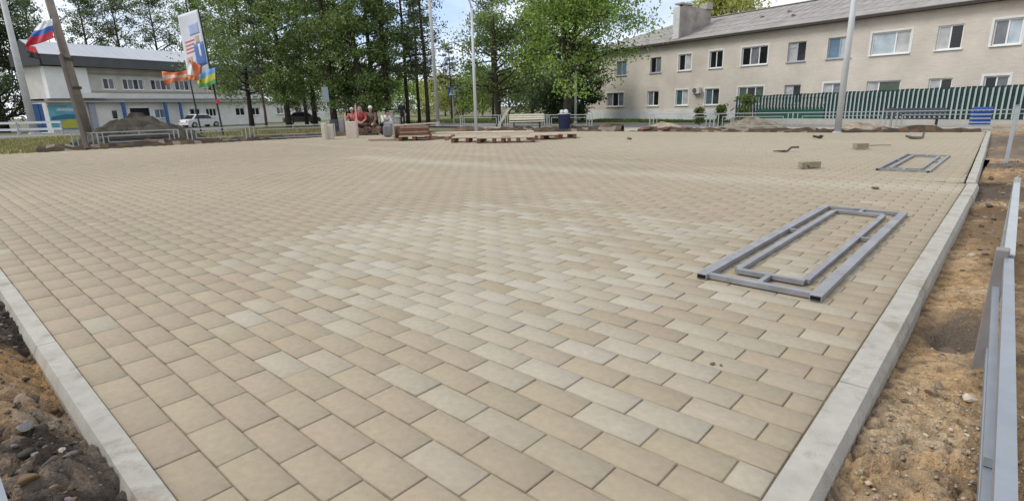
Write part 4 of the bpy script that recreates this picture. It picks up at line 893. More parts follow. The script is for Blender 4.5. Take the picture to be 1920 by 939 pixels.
# leaning wooden pole with its concrete stub
P = gp(172, 268); wp = thing('utility_pole', 'grey brown wooden pole leaning beside the tricolour flag, strapped to a dark stub', 'pole', (P.x, P.y, GZ), 0, LG)
wood_p = mat('weathered_pole', (.24, .205, .175), .85, .2, 3)
T = dp(86, -20, 21.2); A = Vector((0, 0, -.2)); Bt = T - Vector((P.x, P.y, GZ)); MB().tube([A, A.lerp(Bt, .5), A.lerp(Bt, 1.25)], [.18, .165, .13], 10).build('shaft', wood_p, wp, True)
S0 = gp(164, 281) - Vector((P.x, P.y, GZ)); S1 = A.lerp(Bt, .62) + Vector((.06, -.16, 0)); MB().tube([S0, S1], [.085, .075], 6).build('stub', mat('dark_stub', (.075, .06, .05), .85), wp)
for t_ in (.42, .6): c_ = A.lerp(Bt, t_); MB().tube([c_ - Vector((0, 0, .05)), c_ + Vector((0, 0, .05))], .235, 10).build('strap', mat('dark_stub', (0, 0, 0)), wp)
# tricolour flag on the wooden pole: waving cloth in three stripes
def cloth(fn, nu, nv, mats, name, par, stripe=None, thick=.004):
    me = bpy.data.meshes.new(name); V = [fn(i / nu, j / nv) for j in range(nv + 1) for i in range(nu + 1)]
    F = [(j * (nu + 1) + i, j * (nu + 1) + i + 1, (j + 1) * (nu + 1) + i + 1, (j + 1) * (nu + 1) + i) for j in range(nv) for i in range(nu)]
    me.from_pydata(V, [], F); o = link(name, me, mats, par, True)
    if stripe: me.polygons.foreach_set('material_index', [stripe((k % nu + .5) / nu, (k // nu + .5) / nv) for k in range(nu * nv)])
    md = o.modifiers.new('thick', 'SOLIDIFY'); md.thickness = thick; return o
def clothmat(name, c): return mat(name, c, .8, .06, 3)
cw, cb, cr = clothmat('cloth_white', (.66, .66, .68)), clothmat('cloth_blue', (.05, .12, .36)), clothmat('cloth_red', (.52, .05, .07))
def flag_from(px_pts, depth, nm, label, mats, stripe, pole_pts, amp=.10, nu=24, nv=18, group=None, seed=0):
    """cloth hung between four corner points (hoist top, fly top, fly bottom, hoist bottom)"""
    A_, B_, C_, D_ = [dp(x, y, depth) for x, y in px_pts]; o0 = Vector((D_.x, D_.y, GZ)); root = thing(nm, label, 'flag', o0, 0, group); nrm = ray(px_pts[0][0], px_pts[0][1]); nrm = Vector((nrm[0], nrm[1], 0)).normalized(); sd_ = Vector((-nrm.y, nrm.x, 0))
    def fn(u, v):
        top = A_.lerp(B_, u); bot = D_.lerp(C_, u); p = top.lerp(bot, v)
        w = amp * u ** .6 * (math.sin(7 * u + 2.5 * v + seed) + .5 * math.sin(13 * u - 4 * v + seed * 2))
        return p + nrm * w + Vector((0, 0, .35 * amp * math.sin(5 * u + 3 * v + seed) * u)) - o0
    cloth(fn, nu, nv, mats, 'flag_cloth', root, stripe)
    return root, o0
FLG = 'flags on poles'
rt_, o0 = flag_from([(98, 36), (72, 42), (46, 92), (100, 72)], 21.3, 'flag', 'white blue and red tricolour flag streaming from the wooden pole', [cw, cb, cr], lambda u, v: 0 if v < .33 else (1 if v < .62 else 2), None, .15, group=FLG, seed=1)
MB().bar(dp(94, 30, 21.35) - o0, dp(104, 76, 21.35) - o0, .03, .03).build('flag_staff', mat('dark_stub', (0, 0, 0)), rt_)
rt_, o0 = flag_from([(66, 88), (50, 84), (52, 108), (78, 112)], 21.6, 'flag', 'small pink and dark cloth tail hanging under the tricolour flag', [cr, clothmat('cloth_dark', (.03, .03, .035))], lambda u, v: 0 if v < .5 else 1, None, .06, 12, 10, FLG, 2)
blackp = mat('black_flag_pole', (.02, .02, .022), .5)
# banner and its pole
DB = 32.
def banner():
    b0 = base(418, DB, GZ, 252); root = thing('banner', 'tall white and blue printed banner on a leaning black pole', 'banner', b0, 0, FLG)
    top = dp(371, 14, DB); foot = dp(419, 254, DB); foot.z = GZ - .2; MB().tube([foot - b0, top - b0], [.06, .045], 8).build('pole', blackp, root)
    A_, B_, C_, D_ = dp(333, 30, DB), dp(370, 18, DB), dp(394, 136, DB), dp(354, 152, DB)
    f = ray(365, 90); nv = Vector((f[0], f[1], 0)).normalized()
    def pt(u, v, k=0.): return A_.lerp(B_, u).lerp(D_.lerp(C_, u), v) + nv * (.05 * math.sin(3 * u + 4 * v) - k) - b0
    cloth(lambda u, v: pt(u, v), 12, 24, [clothmat('banner_white', (.60, .60, .63))], 'banner_cloth', root)
    bm_ = root.children[-1]
    def blk(u0, u1, v0, v1, m_, nm, k=.012):
        cloth(lambda u, v: pt(u0 + (u1 - u0) * u, v0 + (v1 - v0) * v, k), 6, 6, [m_], nm, bm_, None, .002)
    pb, pb2, pr_, ps = clothmat('print_blue', (.10, .17, .38)), clothmat('print_pale_blue', (.34, .40, .55)), clothmat('print_red', (.50, .16, .12)), clothmat('print_skin', (.50, .33, .25))
    blk(.42, .88, .18, .36, pb2, 'printed_shape'); 
    for i in range(4): blk(.12, .58 - .04 * (i % 2), .42 + i * .055, .445 + i * .055, pr_, 'printed_line')
    blk(.62, .80, .38, .50, ps, 'printed_face', .013); blk(.50, .96, .50, .86, pb, 'printed_coat', .014); blk(.70, .78, .52, .72, cw, 'printed_shirt', .020); blk(.08, .34, .66, .74, ps, 'printed_face', .013); blk(.04, .46, .74, .97, pb2, 'printed_coat', .014)
    MB().box(dp(408, 191, DB) - b0, (.16, .16, .26), bev=.03).build('red_knot', cr, root)
banner()
oc, oy, og, ob = clothmat('cloth_orange', (.55, .17, .07)), clothmat('cloth_yellow', (.56, .50, .08)), clothmat('cloth_green', (.12, .36, .14)), clothmat('cloth_lightblue', (.16, .34, .55))
rt_, o0 = flag_from([(352, 132), (304, 138), (308, 158), (356, 150)], 33, 'flag', 'ragged orange and white flag streaming left from the first black pole', [oc, clothmat('cloth_peach', (.62, .42, .34)), oc], lambda u, v: int(v * 3) % 3, None, .30, group=FLG, seed=3)
MB().tube([Vector((*base(378, 33, 0, 250).xy, GZ - .2)) - o0, dp(349, 118, 33) - o0], [.055, .04], 8).build('pole', blackp, rt_)
rt_, o0 = flag_from([(378, 124), (352, 112), (352, 148), (372, 152)], 31.6, 'flag', 'white and red flag gathered against the foot of the banner', [cw, oc], lambda u, v: 0 if u + v * .9 > .95 and v < .75 and u > .5 else 1, None, .22, group=FLG, seed=5)
MB().tube([dp(378, 122, 31.6) - o0, dp(375, 156, 31.6) - o0], .025, 6).build('flag_staff', blackp, rt_)
rt_, o0 = flag_from([(403, 127), (366, 142), (374, 168), (404, 156)], 31.5, 'flag', 'yellow green and light blue flag on the pole under the banner', [ob, oy, og], lambda u, v: 0 if v < .36 else (1 if v < .74 else 2), None, .26, group=FLG, seed=7)
MB().tube([dp(402, 124, 31.6) - o0, dp(407, 160, 31.6) - o0], .025, 6).build('flag_staff', blackp, rt_)
# pedestrian crossing sign
P = base(850, 44); sg = thing('road_sign', 'blue pedestrian crossing sign with white triangle on a pale post', 'road sign', P, math.atan2(RM[2][1], RM[2][0]) - math.pi / 2)
MB().tube([(0, .05, -.1), (0, .05, 2.6)], .045, 8).build('post', conc, sg)
zc = dp(850, 173, 44).z - GZ
MB().box((0, 0, zc), (.66, .03, .72), bev=.01).build('plate', mat('sign_blue', (.015, .06, .32), .4, .05), sg); pl_ = sg.children[-1]
q = MB(); q.prism([(-.29, -.25), (.29, -.25), (0, .29)], -.024, -.018, lambda a, b, h: (a, h, zc + b)); tri = q.build('white_triangle', mat('sign_white', (.75, .75, .75), .4, .02), pl_)
q = MB()
for poly in ([(-.03, .06), (.03, .06), (.03, .12), (-.03, .12)], [(-.035, -.06), (.035, -.06), (.02, .05), (-.02, .05)], [(-.10, -.18), (-.07, -.18), (.02, -.06), (-.03, -.06)], [(.08, -.18), (.11, -.18), (.035, -.06), (-.01, -.06)], [(-.09, -.01), (-.02, .045), (-.02, .02), (-.07, -.03)], [(.09, -.01), (.02, .045), (.02, .02), (.07, -.03)]):
    q.prism(poly, -.030, -.026, lambda a, b, h: (a, h, zc + b))
q.build('walking_figure', mat('sign_black', (.01, .01, .01), .5), tri)
# green road sign back among the trees
P = base(614, 36); s2 = thing('road_sign', 'plain pale blue grey sign on a thin post before the tree trunks', 'road sign', P, math.atan2(RM[2][1], RM[2][0]) - math.pi / 2)
MB().tube([(0, .04, -.1), (0, .04, 2.7)], .03, 8).build('post', conc, s2); MB().box((0, 0, dp(614, 178, 36).z - GZ), (.42, .03, .95), bev=.01).build('plate', mat('sign_back', (.26, .31, .33), .5), s2)

# ------------------------------------------------------------------ CARS
def car(label, p, rz, paint, group):
    root = thing('parked_car', label, 'car', p, rz, group)
    prof = [(-2.05, .30), (-2.08, .62), (-1.95, .86), (-1.45, .92), (-.95, 1.38), (-.55, 1.45), (.55, 1.42), (1.15, .95), (1.85, .82), (2.05, .62), (2.05, .30)]
    bm_ = bmesh.new(); vs = []
    for y, k in ((-.84, .0), (-.78, 1), (.78, 1), (.84, 0)):
        pass
    q = MB(); n = len(prof)
    rows = []
    for y in (-.86, -.80, .80, .86):
        rows.append([(x * (1 if abs(y) < .83 else .985), y if z < .95 else y * (1 - .22 * (z - .95) / .5), z if abs(y) < .83 else .3 + (z - .3) * .97) for x, z in prof])
    V = [v for r_ in rows for v in r_]; F = [(i * n + k, i * n + (k + 1) % n, (i + 1) * n + (k + 1) % n, (i + 1) * n + k) for i in range(3) for k in range(n)] + [tuple(range(n))[::-1], tuple(3 * n + k for k in range(n))]
    q.add(V, F); q.build('body', paint, root); bm_.free()
    gl = mat('car_glass', (.02, .022, .025), .08, .05, spec=.6)
    for sgn in (-1, 1):
        q = MB(); q.add([(-1.25, sgn * .845, .96), (.98, sgn * .845, .96), (.5, sgn * .715, 1.36), (-.85, sgn * .715, 1.36)], [(0, 1, 2, 3)]); q.prism([(-.15, .95), (-.09, .95), (-.09, 1.38), (-.15, 1.38)], sgn * .73, sgn * .83, lambda a, b, h: (a, h, b)); q.build('side_window', gl, root)
    q = MB(); q.add([(1.16, -.72, .98), (1.16, .72, .98), (.62, .62, 1.40), (.62, -.62, 1.40)], [(0, 1, 2, 3)]); q.build('windscreen', gl, root)
    q = MB(); q.add([(-1.46, -.72, .96), (-1.46, .72, .96), (-1.0, .62, 1.37), (-1.0, -.62, 1.37)], [(0, 1, 2, 3)]); q.build('rear_window', gl, root)
    for x in (-1.3, 1.3):
        for sgn in (-1, 1):
            wl = MB().tube([(x, sgn * .70, .31), (x, sgn * .88, .31)], .31, 16).build('wheel', mat('tyre', (.02, .02, .02), .9), root)
            MB().tube([(x, sgn * .86, .31), (x, sgn * .89, .31)], .19, 12).build('rim', mat('rim', (.4, .4, .41), .4), wl)
    for sgn in (-1, 1):
        MB().box((1.98, sgn * .62, .66), (.14, .32, .14), bev=.03).build('headlight', mat('headlight', (.6, .6, .6), .2), root)
        MB().box((-2.03, sgn * .66, .70), (.10, .26, .16), bev=.03).build('tail_light', mat('tail_light', (.35, .02, .02), .3), root)
    root.scale = (.8, .8, .8)
    return root
P = base(374, 50); car('white parked car in front of the public hall behind the flag poles', P, R(105), mat('white_paint', (.70, .70, .70), .3, .02), 'parked cars')
P = base(565, 52); car('dark grey parked car under the trees beside the hall wing', P, R(70), mat('grey_paint', (.08, .085, .09), .3, .02), 'parked cars')

# ------------------------------------------------------------------ PEOPLE: one remeshed body, clothes as children
def remeshed(mb, name, m, par, vox):
    o = mb.build(name, m, par, True); md = o.modifiers.new('join', 'REMESH'); md.mode = 'VOXEL'; md.voxel_size = vox; md.use_smooth_shade = True
    md = o.modifiers.new('soft', 'SMOOTH'); md.factor = .5; md.iterations = 3; return o
def limb(mb, pts, rs, n=10):
    mb.tube(pts, rs, n)
    for p_, r_ in zip(pts, rs): mb.ell(p_, (r_, r_, r_), 10, 7)
def person(label, loc, rz, J, shirt, trousers, cap=None, hair=None, scale=1., sleeves=.6, camo=None):
    """J: joints (hip, chest, neck, head, l/r shoulder-elbow-hand, l/r hip-knee-foot)"""
    root = thing('person', label, 'person', loc, rz); root.scale = (scale,) * 3
    skin = mat('skin', (.42, .25, .18), .6, .06); V3 = Vector
    hip, chest, neck, head = map(V3, (J['hip'], J['chest'], J['neck'], J['head']))
    b = MB(); limb(b, [hip, hip.lerp(chest, .5), chest], [.135, .125, .145]); limb(b, [chest, neck], [.12, .055]); limb(b, [neck, head], [.052, .05])
    b.ell(head, (.078, .095, .112), 14, 10); f = V3(J.get('face', (0, -1, 0))).normalized(); side = f.cross(V3((0, 0, 1))).normalized()
    b.ell(head + f * .098 - V3((0, 0, .012)), (.016, .022, .024), 8, 6); b.ell(head + f * .07 - V3((0, 0, .075)), (.04, .035, .03), 8, 6)
    for s_ in (-1, 1): b.ell(head + side * (.079 * s_) - V3((0, 0, .01)), (.016, .022, .034), 8, 6)
    for sd_ in ('l', 'r'):
        sh, el, ha = map(V3, J['arm_' + sd_]); limb(b, [sh, el, ha], [.055, .043, .030]); d = (ha - el).normalized(); x = d.cross(f).normalized() if d.cross(f).length > .1 else side; pc = ha + d * .05
        b.ell(pc, (.045, .035, .05), 8, 6)
        for k in range(4):
            r0 = pc + x * (-.03 + .02 * k) + d * .03; b.tube([r0, r0 + d * (.045 + .008 * (k in (1, 2))), r0 + d * .07 - V3((0, 0, .02))], [.0095, .009, .008], 6)
        b.tube([pc + x * .035, pc + x * .062 + d * .03, pc + x * .058 + d * .055], [.011, .01, .009], 6)
        hp, kn, ft = map(V3, J['leg_' + sd_]); limb(b, [hp, kn, ft + V3((0, 0, .06))], [.085, .06, .042]); limb(b, [ft + V3((0, 0, .04)), ft + f * .15 + V3((0, 0, .03))], [.042, .034])
    body = remeshed(b, 'body', skin, root, .011)
    c = MB(); limb(c, [hip + V3((0, 0, .03)), hip.lerp(chest, .5), chest], [.150, .142, .162]); limb(c, [chest, chest.lerp(neck, .75)], [.135, .075])
    for sd_ in ('l', 'r'):
        sh, el, ha = map(V3, J['arm_' + sd_]); limb(c, [chest, sh], [.09, .075]); limb(c, [sh, el] if sleeves < 1 else [sh, el, el.lerp(ha, .85)], [.072, .062] if sleeves < 1 else [.072, .058, .045])
    remeshed(c, 'shirt', shirt, root, .014)
    c = MB(); limb(c, [hip, hip + V3((0, 0, .08))], [.152, .150])
    for sd_ in ('l', 'r'): hp, kn, ft = map(V3, J['leg_' + sd_]); limb(c, [hp, kn, kn.lerp(ft, .86)], [.105, .078, .064])
    remeshed(c, 'trousers', trousers, root, .014)
    for sd_ in ('l', 'r'): hp, kn, ft = map(V3, J['leg_' + sd_]); c = MB(); limb(c, [ft + V3((0, 0, .045)), ft + f * .17 + V3((0, 0, .038))], [.053, .044]); remeshed(c, 'shoe', mat('dark_shoe', (.03, .025, .022), .7), root, .012)
    up = head + V3((0, 0, .028))
    if cap: c = MB(); c.ell(up + V3((0, 0, .02)), (.09, .105, .085), 14, 8); c.box(up + f * .10 + V3((0, 0, .015)), (.13, .11, .014) if abs(f.y) > abs(f.x) else (.11, .13, .014)); c.build('cap', cap, root, True)
    else: c = MB(); c.ell(up - f * .018 + V3((0, 0, .012)), (.084, .098, .095), 14, 8); c.build('hair', mat('dark_hair', (.035, .025, .02), .8), root, True)
    for s_ in (-1, 1): c = MB(); c.ell(head + f * .086 + side * (.03 * s_) + V3((0, 0, .012)), (.011, .011, .008), 8, 6); c.build('eye', mat('eye', (.03, .02, .02), .3), body)
    return root
facing = math.atan2(-RM[2][1], -RM[2][0]) + math.pi / 2                # turns local -Y towards the camera
SIT = dict(hip=(0, .05, .42), chest=(0, -.08, .82), neck=(0, -.14, 1.02), head=(0, -.19, 1.17),
           arm_l=((.19, -.10, .93), (.25, -.30, .70), (.10, -.46, .58)), arm_r=((-.19, -.10, .93), (-.25, -.30, .70), (-.10, -.46, .60)),
           leg_l=((.10, .0, .42), (.20, -.42, .47), (.20, -.40, .0)), leg_r=((-.10, .0, .42), (-.20, -.42, .47), (-.22, -.38, .0)), face=(0, -1, -.1))
SIT2 = dict(SIT, head=(.03, -.20, 1.16), arm_r=((-.19, -.10, .93), (-.28, -.30, .74), (-.30, -.42, .98)), arm_l=((.19, -.10, .93), (.27, -.26, .68), (.22, -.46, .52)))
BEND = dict(hip=(0, .10, .48), chest=(.10, -.16, .78), neck=(.14, -.27, .93), head=(.17, -.36, 1.03),
            arm_l=((.27, -.18, .84), (.32, -.36, .62), (.24, -.50, .46)), arm_r=((-.10, -.18, .86), (-.12, -.40, .64), (.0, -.50, .48)), leg_l=((.10, .05, .47), (.24, -.32, .50), (.22, -.24, .0)), leg_r=((-.10, .05, .47), (-.18, -.34, .50), (-.20, -.26, .0)), face=(.1, -1, -.5))
WALK = dict(hip=(0, 0, .92), chest=(0, -.02, 1.32), neck=(0, -.02, 1.50), head=(0, -.04, 1.64), arm_l=((.19, -.02, 1.42), (.24, .02, 1.14), (.24, -.12, .90)), arm_r=((-.19, -.02, 1.42), (-.24, .0, 1.14), (-.22, -.16, .92)),
            leg_l=((.09, 0, .90), (.10, -.10, .48), (.10, -.02, 0)), leg_r=((-.09, 0, .90), (-.10, .02, .48), (-.10, .22, .02)), face=(0, -1, 0))
red = mat('red_shirt', (.33, .05, .055), .85, .2, 9); camo = mat('camo_cloth', (.085, .055, .04), .9, scale=16, col2=(.22, .16, .11)); wht = mat('white_shirt', (.60, .57, .52), .85, .08); dkt = mat('dark_trousers', (.035, .032, .038), .9, .2)
def seat_block(label, p, rz):
    q = MB(); q.box((0, .08, .155), (.55, .40, .30), bev=.01); o = q.build('block', tim); o.location = p; o.rotation_euler = (0, 0, rz); tag(o, label, 'block', 'blocks the workers sit on')
P1 = gp(676, 254); P2 = gp(698, 253); P3 = gp(716, 252)
off = Vector((RM[2][0], RM[2][1], 0)).normalized()
P1 = P1 + off * .3; P2 = P2 + off * .25; P3 = P3 + off * .5
person('seated worker in a red shirt leaning forward behind the widest slab', (P1.x, P1.y, 0.01), facing + .2, SIT, red, mat('brown_trousers', (.12, .07, .06), .9, .2), None, True, 1.04)
person('seated worker in brown camouflage with a white cap', (P2.x, P2.y, 0.01), facing - .15, SIT2, camo, camo, mat('white_cap', (.66, .65, .62), .8, .04), None, 1.02, 1.)
person('stooping worker in a white shirt and dark trousers beside the sacks', (P3.x, P3.y, 0.01), facing + .5, BEND, wht, dkt, None, True, .92)
for lab, p_ in (('brown wooden block under the worker in red', P1), ('brown wooden block under the worker in camouflage', P2), ('brown wooden block under the worker in white', P3)): seat_block(lab, (p_.x, p_.y, .006), facing)
P1b = base(667, 26.5, .01, 252); person('worker in a faded red shirt and pale cap half hidden by the tool handle', (P1b.x, P1b.y, .01), facing - .3, dict(SIT2), mat('faded_red', (.42, .13, .12), .85, .15), mat('brown_trousers', (0, 0, 0)), mat('pale_cap', (.50, .45, .42), .8), None, .98)
seat_block('brown wooden block under the worker in faded red', (P1b.x, P1b.y, .006), facing)
P = base(754, 40); person('distant person in a dark coat walking by the tree trunks', P, facing + .4, WALK, mat('dark_coat', (.03, .028, .032), .9), dkt, mat('pale_hat', (.6, .58, .55), .8), None, 1.0, 1.)

# ------------------------------------------------------------------ TREES
leaf_m = attr_mat('leaf', .5, 0, 1, 0, 1, .45, .35)
bark_d = mat('dark_bark', (.045, .036, .028), .95, .3, 5); bark_b = mat('brown_bark', (.12, .085, .055), .95, .3, 5); bark_m = mat('grey_bark', (.10, .085, .07), .95, .25, 5)
def leaves_mesh(name, C, size, cols, par, q, flat=.0):
    n = len(C); a = q.normal(size=(n, 3)); a[:, 2] *= (1 - flat); a /= np.linalg.norm(a, axis=1)[:, None]; b = q.normal(size=(n, 3)); b -= (b * a).sum(1)[:, None] * a; b /= np.linalg.norm(b, axis=1)[:, None]
    s = size * q.uniform(.6, 1.35, n)[:, None]; V = np.stack([C - a * s * .62, C - b * s * .34, C + a * s * .62, C + b * s * .34], 1).reshape(-1, 3); F = np.arange(n * 4).reshape(n, 4)
    return np_mesh(name, V, F, cols, leaf_m, par)
def tree(name, label, p, h, r, z0, prof, nlimb, nleaf, leaf, tint, seed, lean=(0, 0), bark=None, tr=.2, group=None, up=(.2, .9), sub=4, clump=.28, fork=1, droop=0., layers=False, tipbias=.35):
    q = np.random.RandomState(seed); root = thing(name, label, 'tree', p, 0, group); bark = bark or bark_d
    mb = MB(); stems = []
    for f_ in range(fork):
        a = f_ * 2 * math.pi / max(fork, 1) + seed; k = .12 * h * (fork > 1)
        pts = [Vector((0, 0, -.3))]; n = 8; wob = q.normal(0, .03 * h / 8, (n + 1, 2))
        for i in range(1, n + 1):
            t_ = i / n; pts.append(Vector((lean[0] * h * t_ + wob[:i, 0].sum() * .8 + k * math.cos(a) * max(0, t_ - .2), lean[1] * h * t_ + wob[:i, 1].sum() * .8 + k * math.sin(a) * max(0, t_ - .2), h * .97 * t_)))
        mb.tube(pts, [tr * (1.25 if i == 0 else (1 - .9 * i / n) ** .8 + .06) * (1 if f_ == 0 else .75) for i in range(n + 1)], 8); stems.append(pts)
    C = []; W_ = []
    def at_h(pts, z):
        t_ = min(max(z / (h * .97), 0), .999) * (len(pts) - 1); i = int(t_); return pts[i].lerp(pts[i + 1], t_ - i)
    for i in range(nlimb):
        t_ = (i + q.rand() * .9) / nlimb; z = z0 + (h * .97 - z0) * t_; pts = stems[q.randint(fork)]; s0 = at_h(pts, z); L = r * prof(t_) * q.uniform(.65, 1.15); az = q.uniform(0, 6.283) if not layers else i * 2.4 + q.uniform(-.4, .4)
        el = q.uniform(*up) * (1 if not layers else .25); d = Vector((math.cos(az) * math.cos(el), math.sin(az) * math.cos(el), math.sin(el))); P = [s0]
        m_ = 5
        for k in range(1, m_ + 1):
            d2 = (d + Vector((q.normal(0, .16), q.normal(0, .16), q.normal(0, .12) - droop * k / m_))).normalized(); P.append(P[-1] + d2 * (L / m_))
        r0 = tr * .42 * (1 - .75 * t_) * min(1, L / (r * .6) + .3); mb.tube(P, [max(.012, r0 * (1 - .85 * k / m_)) for k in range(m_ + 1)], 5, False)
        for s_ in range(sub):
            k = q.uniform(.25, 1.) * m_; i0 = min(int(k), m_ - 1); b0 = P[i0].lerp(P[i0 + 1], k - i0); dd2 = (P[i0 + 1] - P[i0]).normalized(); sd_ = Vector((q.normal(), q.normal(), q.normal() * .6 + .15)).normalized(); dv = (dd2 * .6 + sd_ * .8).normalized(); l2 = L * q.uniform(.22, .45); e = b0 + dv * l2 + Vector((0, 0, -droop * l2 * .5)); mb.tube([b0, b0.lerp(e, .5) + Vector((0, 0, .03)), e], [max(.008, r0 * .4), max(.006, r0 * .25), .004], 4, False)
            for w in (.45, .75, 1.): C.append(b0.lerp(e, w)); W_.append(.5 + w)
        C.append(P[-1]); W_.append(1.6); C.append(P[-2]); W_.append(1.)
    mb.build('trunk', bark, root, True)
    C = np.array([tuple(c_) for c_ in C]); W_ = np.array(W_); W_ = W_ * (q.rand(len(W_)) > .12); W_ /= W_.sum(); idx = q.choice(len(C), nleaf, p=W_)
    sg_ = clump * r * (.6 + .8 * q.rand(len(C)))[idx][:, None]; off_ = q.normal(size=(nleaf, 3)) * sg_ * np.array([1, 1, .62]); off_[:, 2] -= droop * .5 * np.abs(q.normal(size=nleaf)) * sg_[:, 0]
    Lc = C[idx] + off_; keep = Lc[:, 2] > z0 * .55; Lc = Lc[keep]; idx = idx[keep]
    cl = (1 + q.normal(0, .22, len(C)))[idx] * (1 + q.normal(0, .16, len(idx))); tv = np.array(tint)[None] * np.clip(cl, .45, 1.8)[:, None]; yel = np.clip(q.normal(0, .12, len(idx)), -.1, .4)[:, None]; tv = tv * (1 + yel * np.array([1.6, 1., .2]))
    leaves_mesh('crown', Lc, leaf, np.clip(tv, .005, .6), root, q)
    return root
oval = lambda t: math.sin(math.pi * min(1, .18 + .82 * t)) ** .7
pop = lambda t: (.55 + .5 * math.sin(math.pi * t)) * (1 - t) ** .35
flat_ = lambda t: 1.05 - .75 * t
DG, MG, LG_, YG = (.150, .195, .082), (.190, .262, .078), (.215, .325, .068), (.40, .42, .11)
GT = 'tall trees in the dark grove'
DG0, MG0 = (.125, .168, .072), (.160, .225, .068)
# grove of tall trees, left of the middle
grove = [(497, 44, 11, .10, 'slim brown barked tree before the hall wing', bark_b, (0.01, 0)), (540, 43, 14, .22, 'dark grove tree just right of the slim brown trunk', bark_d, (-.03, 0)), (574, 50, 13, .16, 'grove tree standing behind the dark grey car', bark_d, (.02, .02)), (626, 42, 15, .24, 'thick dark grove tree behind the barrel', bark_d, (-.02, -.01)),
         (661, 44, 15, .22, 'dark grove tree behind the worker in red', bark_d, (-.05, -.03)), (687, 41, 15, .24, 'dark leaning grove tree behind the white cap', bark_d, (-.06, -.05)), (703, 46, 15, .22, 'grove tree just right of the leaning one', bark_d, (.0, .0)), (729, 42, 15, .24, 'dark grove tree above the grey sacks', bark_d, (-.01, -.01)),
         (764, 44, 14, .15, 'slim dark grove tree beside the distant walker', bark_d, (0, 0)), (786, 47, 14, .13, 'slim grove tree right of the distant walker', bark_d, (.0, 0))]
for i, (px, dep, h, tr_, lab, bk, ln) in enumerate(grove):
    slim = tr_ < .18
    DG, MG = DG0, MG0
    tree('grove_tree', lab, base(px, dep), h, 2.3 if not slim else 1.7, 1.9 if not slim else 3.2, pop, 40 if not slim else 26, 14500 if not slim else 5600, .15, (DG, MG, DG, MG)[i % 4], 20 + i, ln, bk, tr_, GT, (-.2, .9), 5, .15, 1, .55)
# low leafy boughs of the left part of the grove, hanging over the hall wing
tree('grove_tree', 'broad leafy grove tree hanging over the right end of the hall', base(470, 47), 12.5, 4.2, 2.6, oval, 44, 15000, .165, MG, 61, (.0, .0), bark_d, .2, GT, (-.1, .7), 4, .13, 1, .5)
tree('grove_tree', 'leafy grove tree overhanging the dark grey car', base(590, 48), 12, 3.2, 2.2, oval, 40, 11500, .165, MG, 62, (.02, .0), bark_d, .2, GT, (-.1, .7), 4, .14, 1, .5)
# larch with flat tiers
tree('larch', 'sparse larch with flat tiers of branches beside the pale road lamp post', base(802, 42), 14, 2.3, 3.4, lambda t: 1.05 - .8 * t, 46, 5200, .12, (.07, .09, .055), 70, (0, 0), bark_d, .15, 'larches', (-.1, .2), 3, .10, 1, .0, True)
tree('larch', 'thin bare topped larch behind the pedestrian crossing sign', base(848, 58), 7.6, 1.3, 2.8, lambda t: 1.05 - .8 * t, 26, 2000, .12, (.07, .09, .055), 71, (0, 0), bark_d, .12, 'larches', (-.1, .2), 3, .10, 1, 0., True)
# middle trees
tree('broadleaf_tree', 'broad bright green tree spreading in front of the apartment house', base(1062, 33), 8.8, 4.7, 2.9, lambda t: (.62 + .55 * math.sin(math.pi * min(1, t * .95 + .05))) * (1 - .35 * t), 54, 26000, .145, LG_, 80, (.02, .01), bark_d, .24, 'broadleaf trees', (-.05, .8), 5, .11, 2, .25)
tree('broadleaf_tree', 'smaller green tree with a crooked dark trunk behind the middle lamp post', base(936, 36), 6.9, 2.9, 1.7, oval, 34, 9000, .14, MG, 81, (-.02, -.02), bark_d, .20, 'broadleaf trees', (-.05, .7), 4, .14, 2, .2)
tree('broadleaf_tree', 'thin tall tree with an airy crown beyond the middle lamp post', base(925, 52), 12.2, 2.2, 6.0, oval, 24, 4200, .16, DG, 82, (0, 0), bark_d, .13, 'broadleaf trees', (.2, 1.), 4, .16)
tree('broadleaf_tree', 'dark narrow tree behind the left side of the bright green one', base(998, 50), 9.3, 2.0, 3, oval, 24, 4800, .22, DG, 83, (0, 0), bark_d, .15, 'broadleaf trees', (.2, 1.), 4, .16)
tree('broadleaf_tree', 'yellow green tree rising behind the roof of the apartment house', base(1350, 62), 12.6, 4.2, 6.5, oval, 36, 9000, .28, YG, 84, (0, 0), bark_m, .3, 'broadleaf trees', (.1, .9), 4, .15)
tree('dark_bush', 'dark tall bush against the left end of the apartment house', base(1092, 42), 5.6, 1.9, .3, oval, 28, 7000, .20, (.05, .075, .03), 85, (0, 0), bark_d, .12, 'dark bushes', (.1, 1.), 4, .18)
tree('dark_bush', 'dark bush behind the backrest of the pale bench', base(1035, 40), 2.6, 1.7, .1, oval, 20, 4200, .18, (.055, .085, .03), 86, (0, 0), bark_d, .08, 'dark bushes', (.1, 1.), 4, .2)
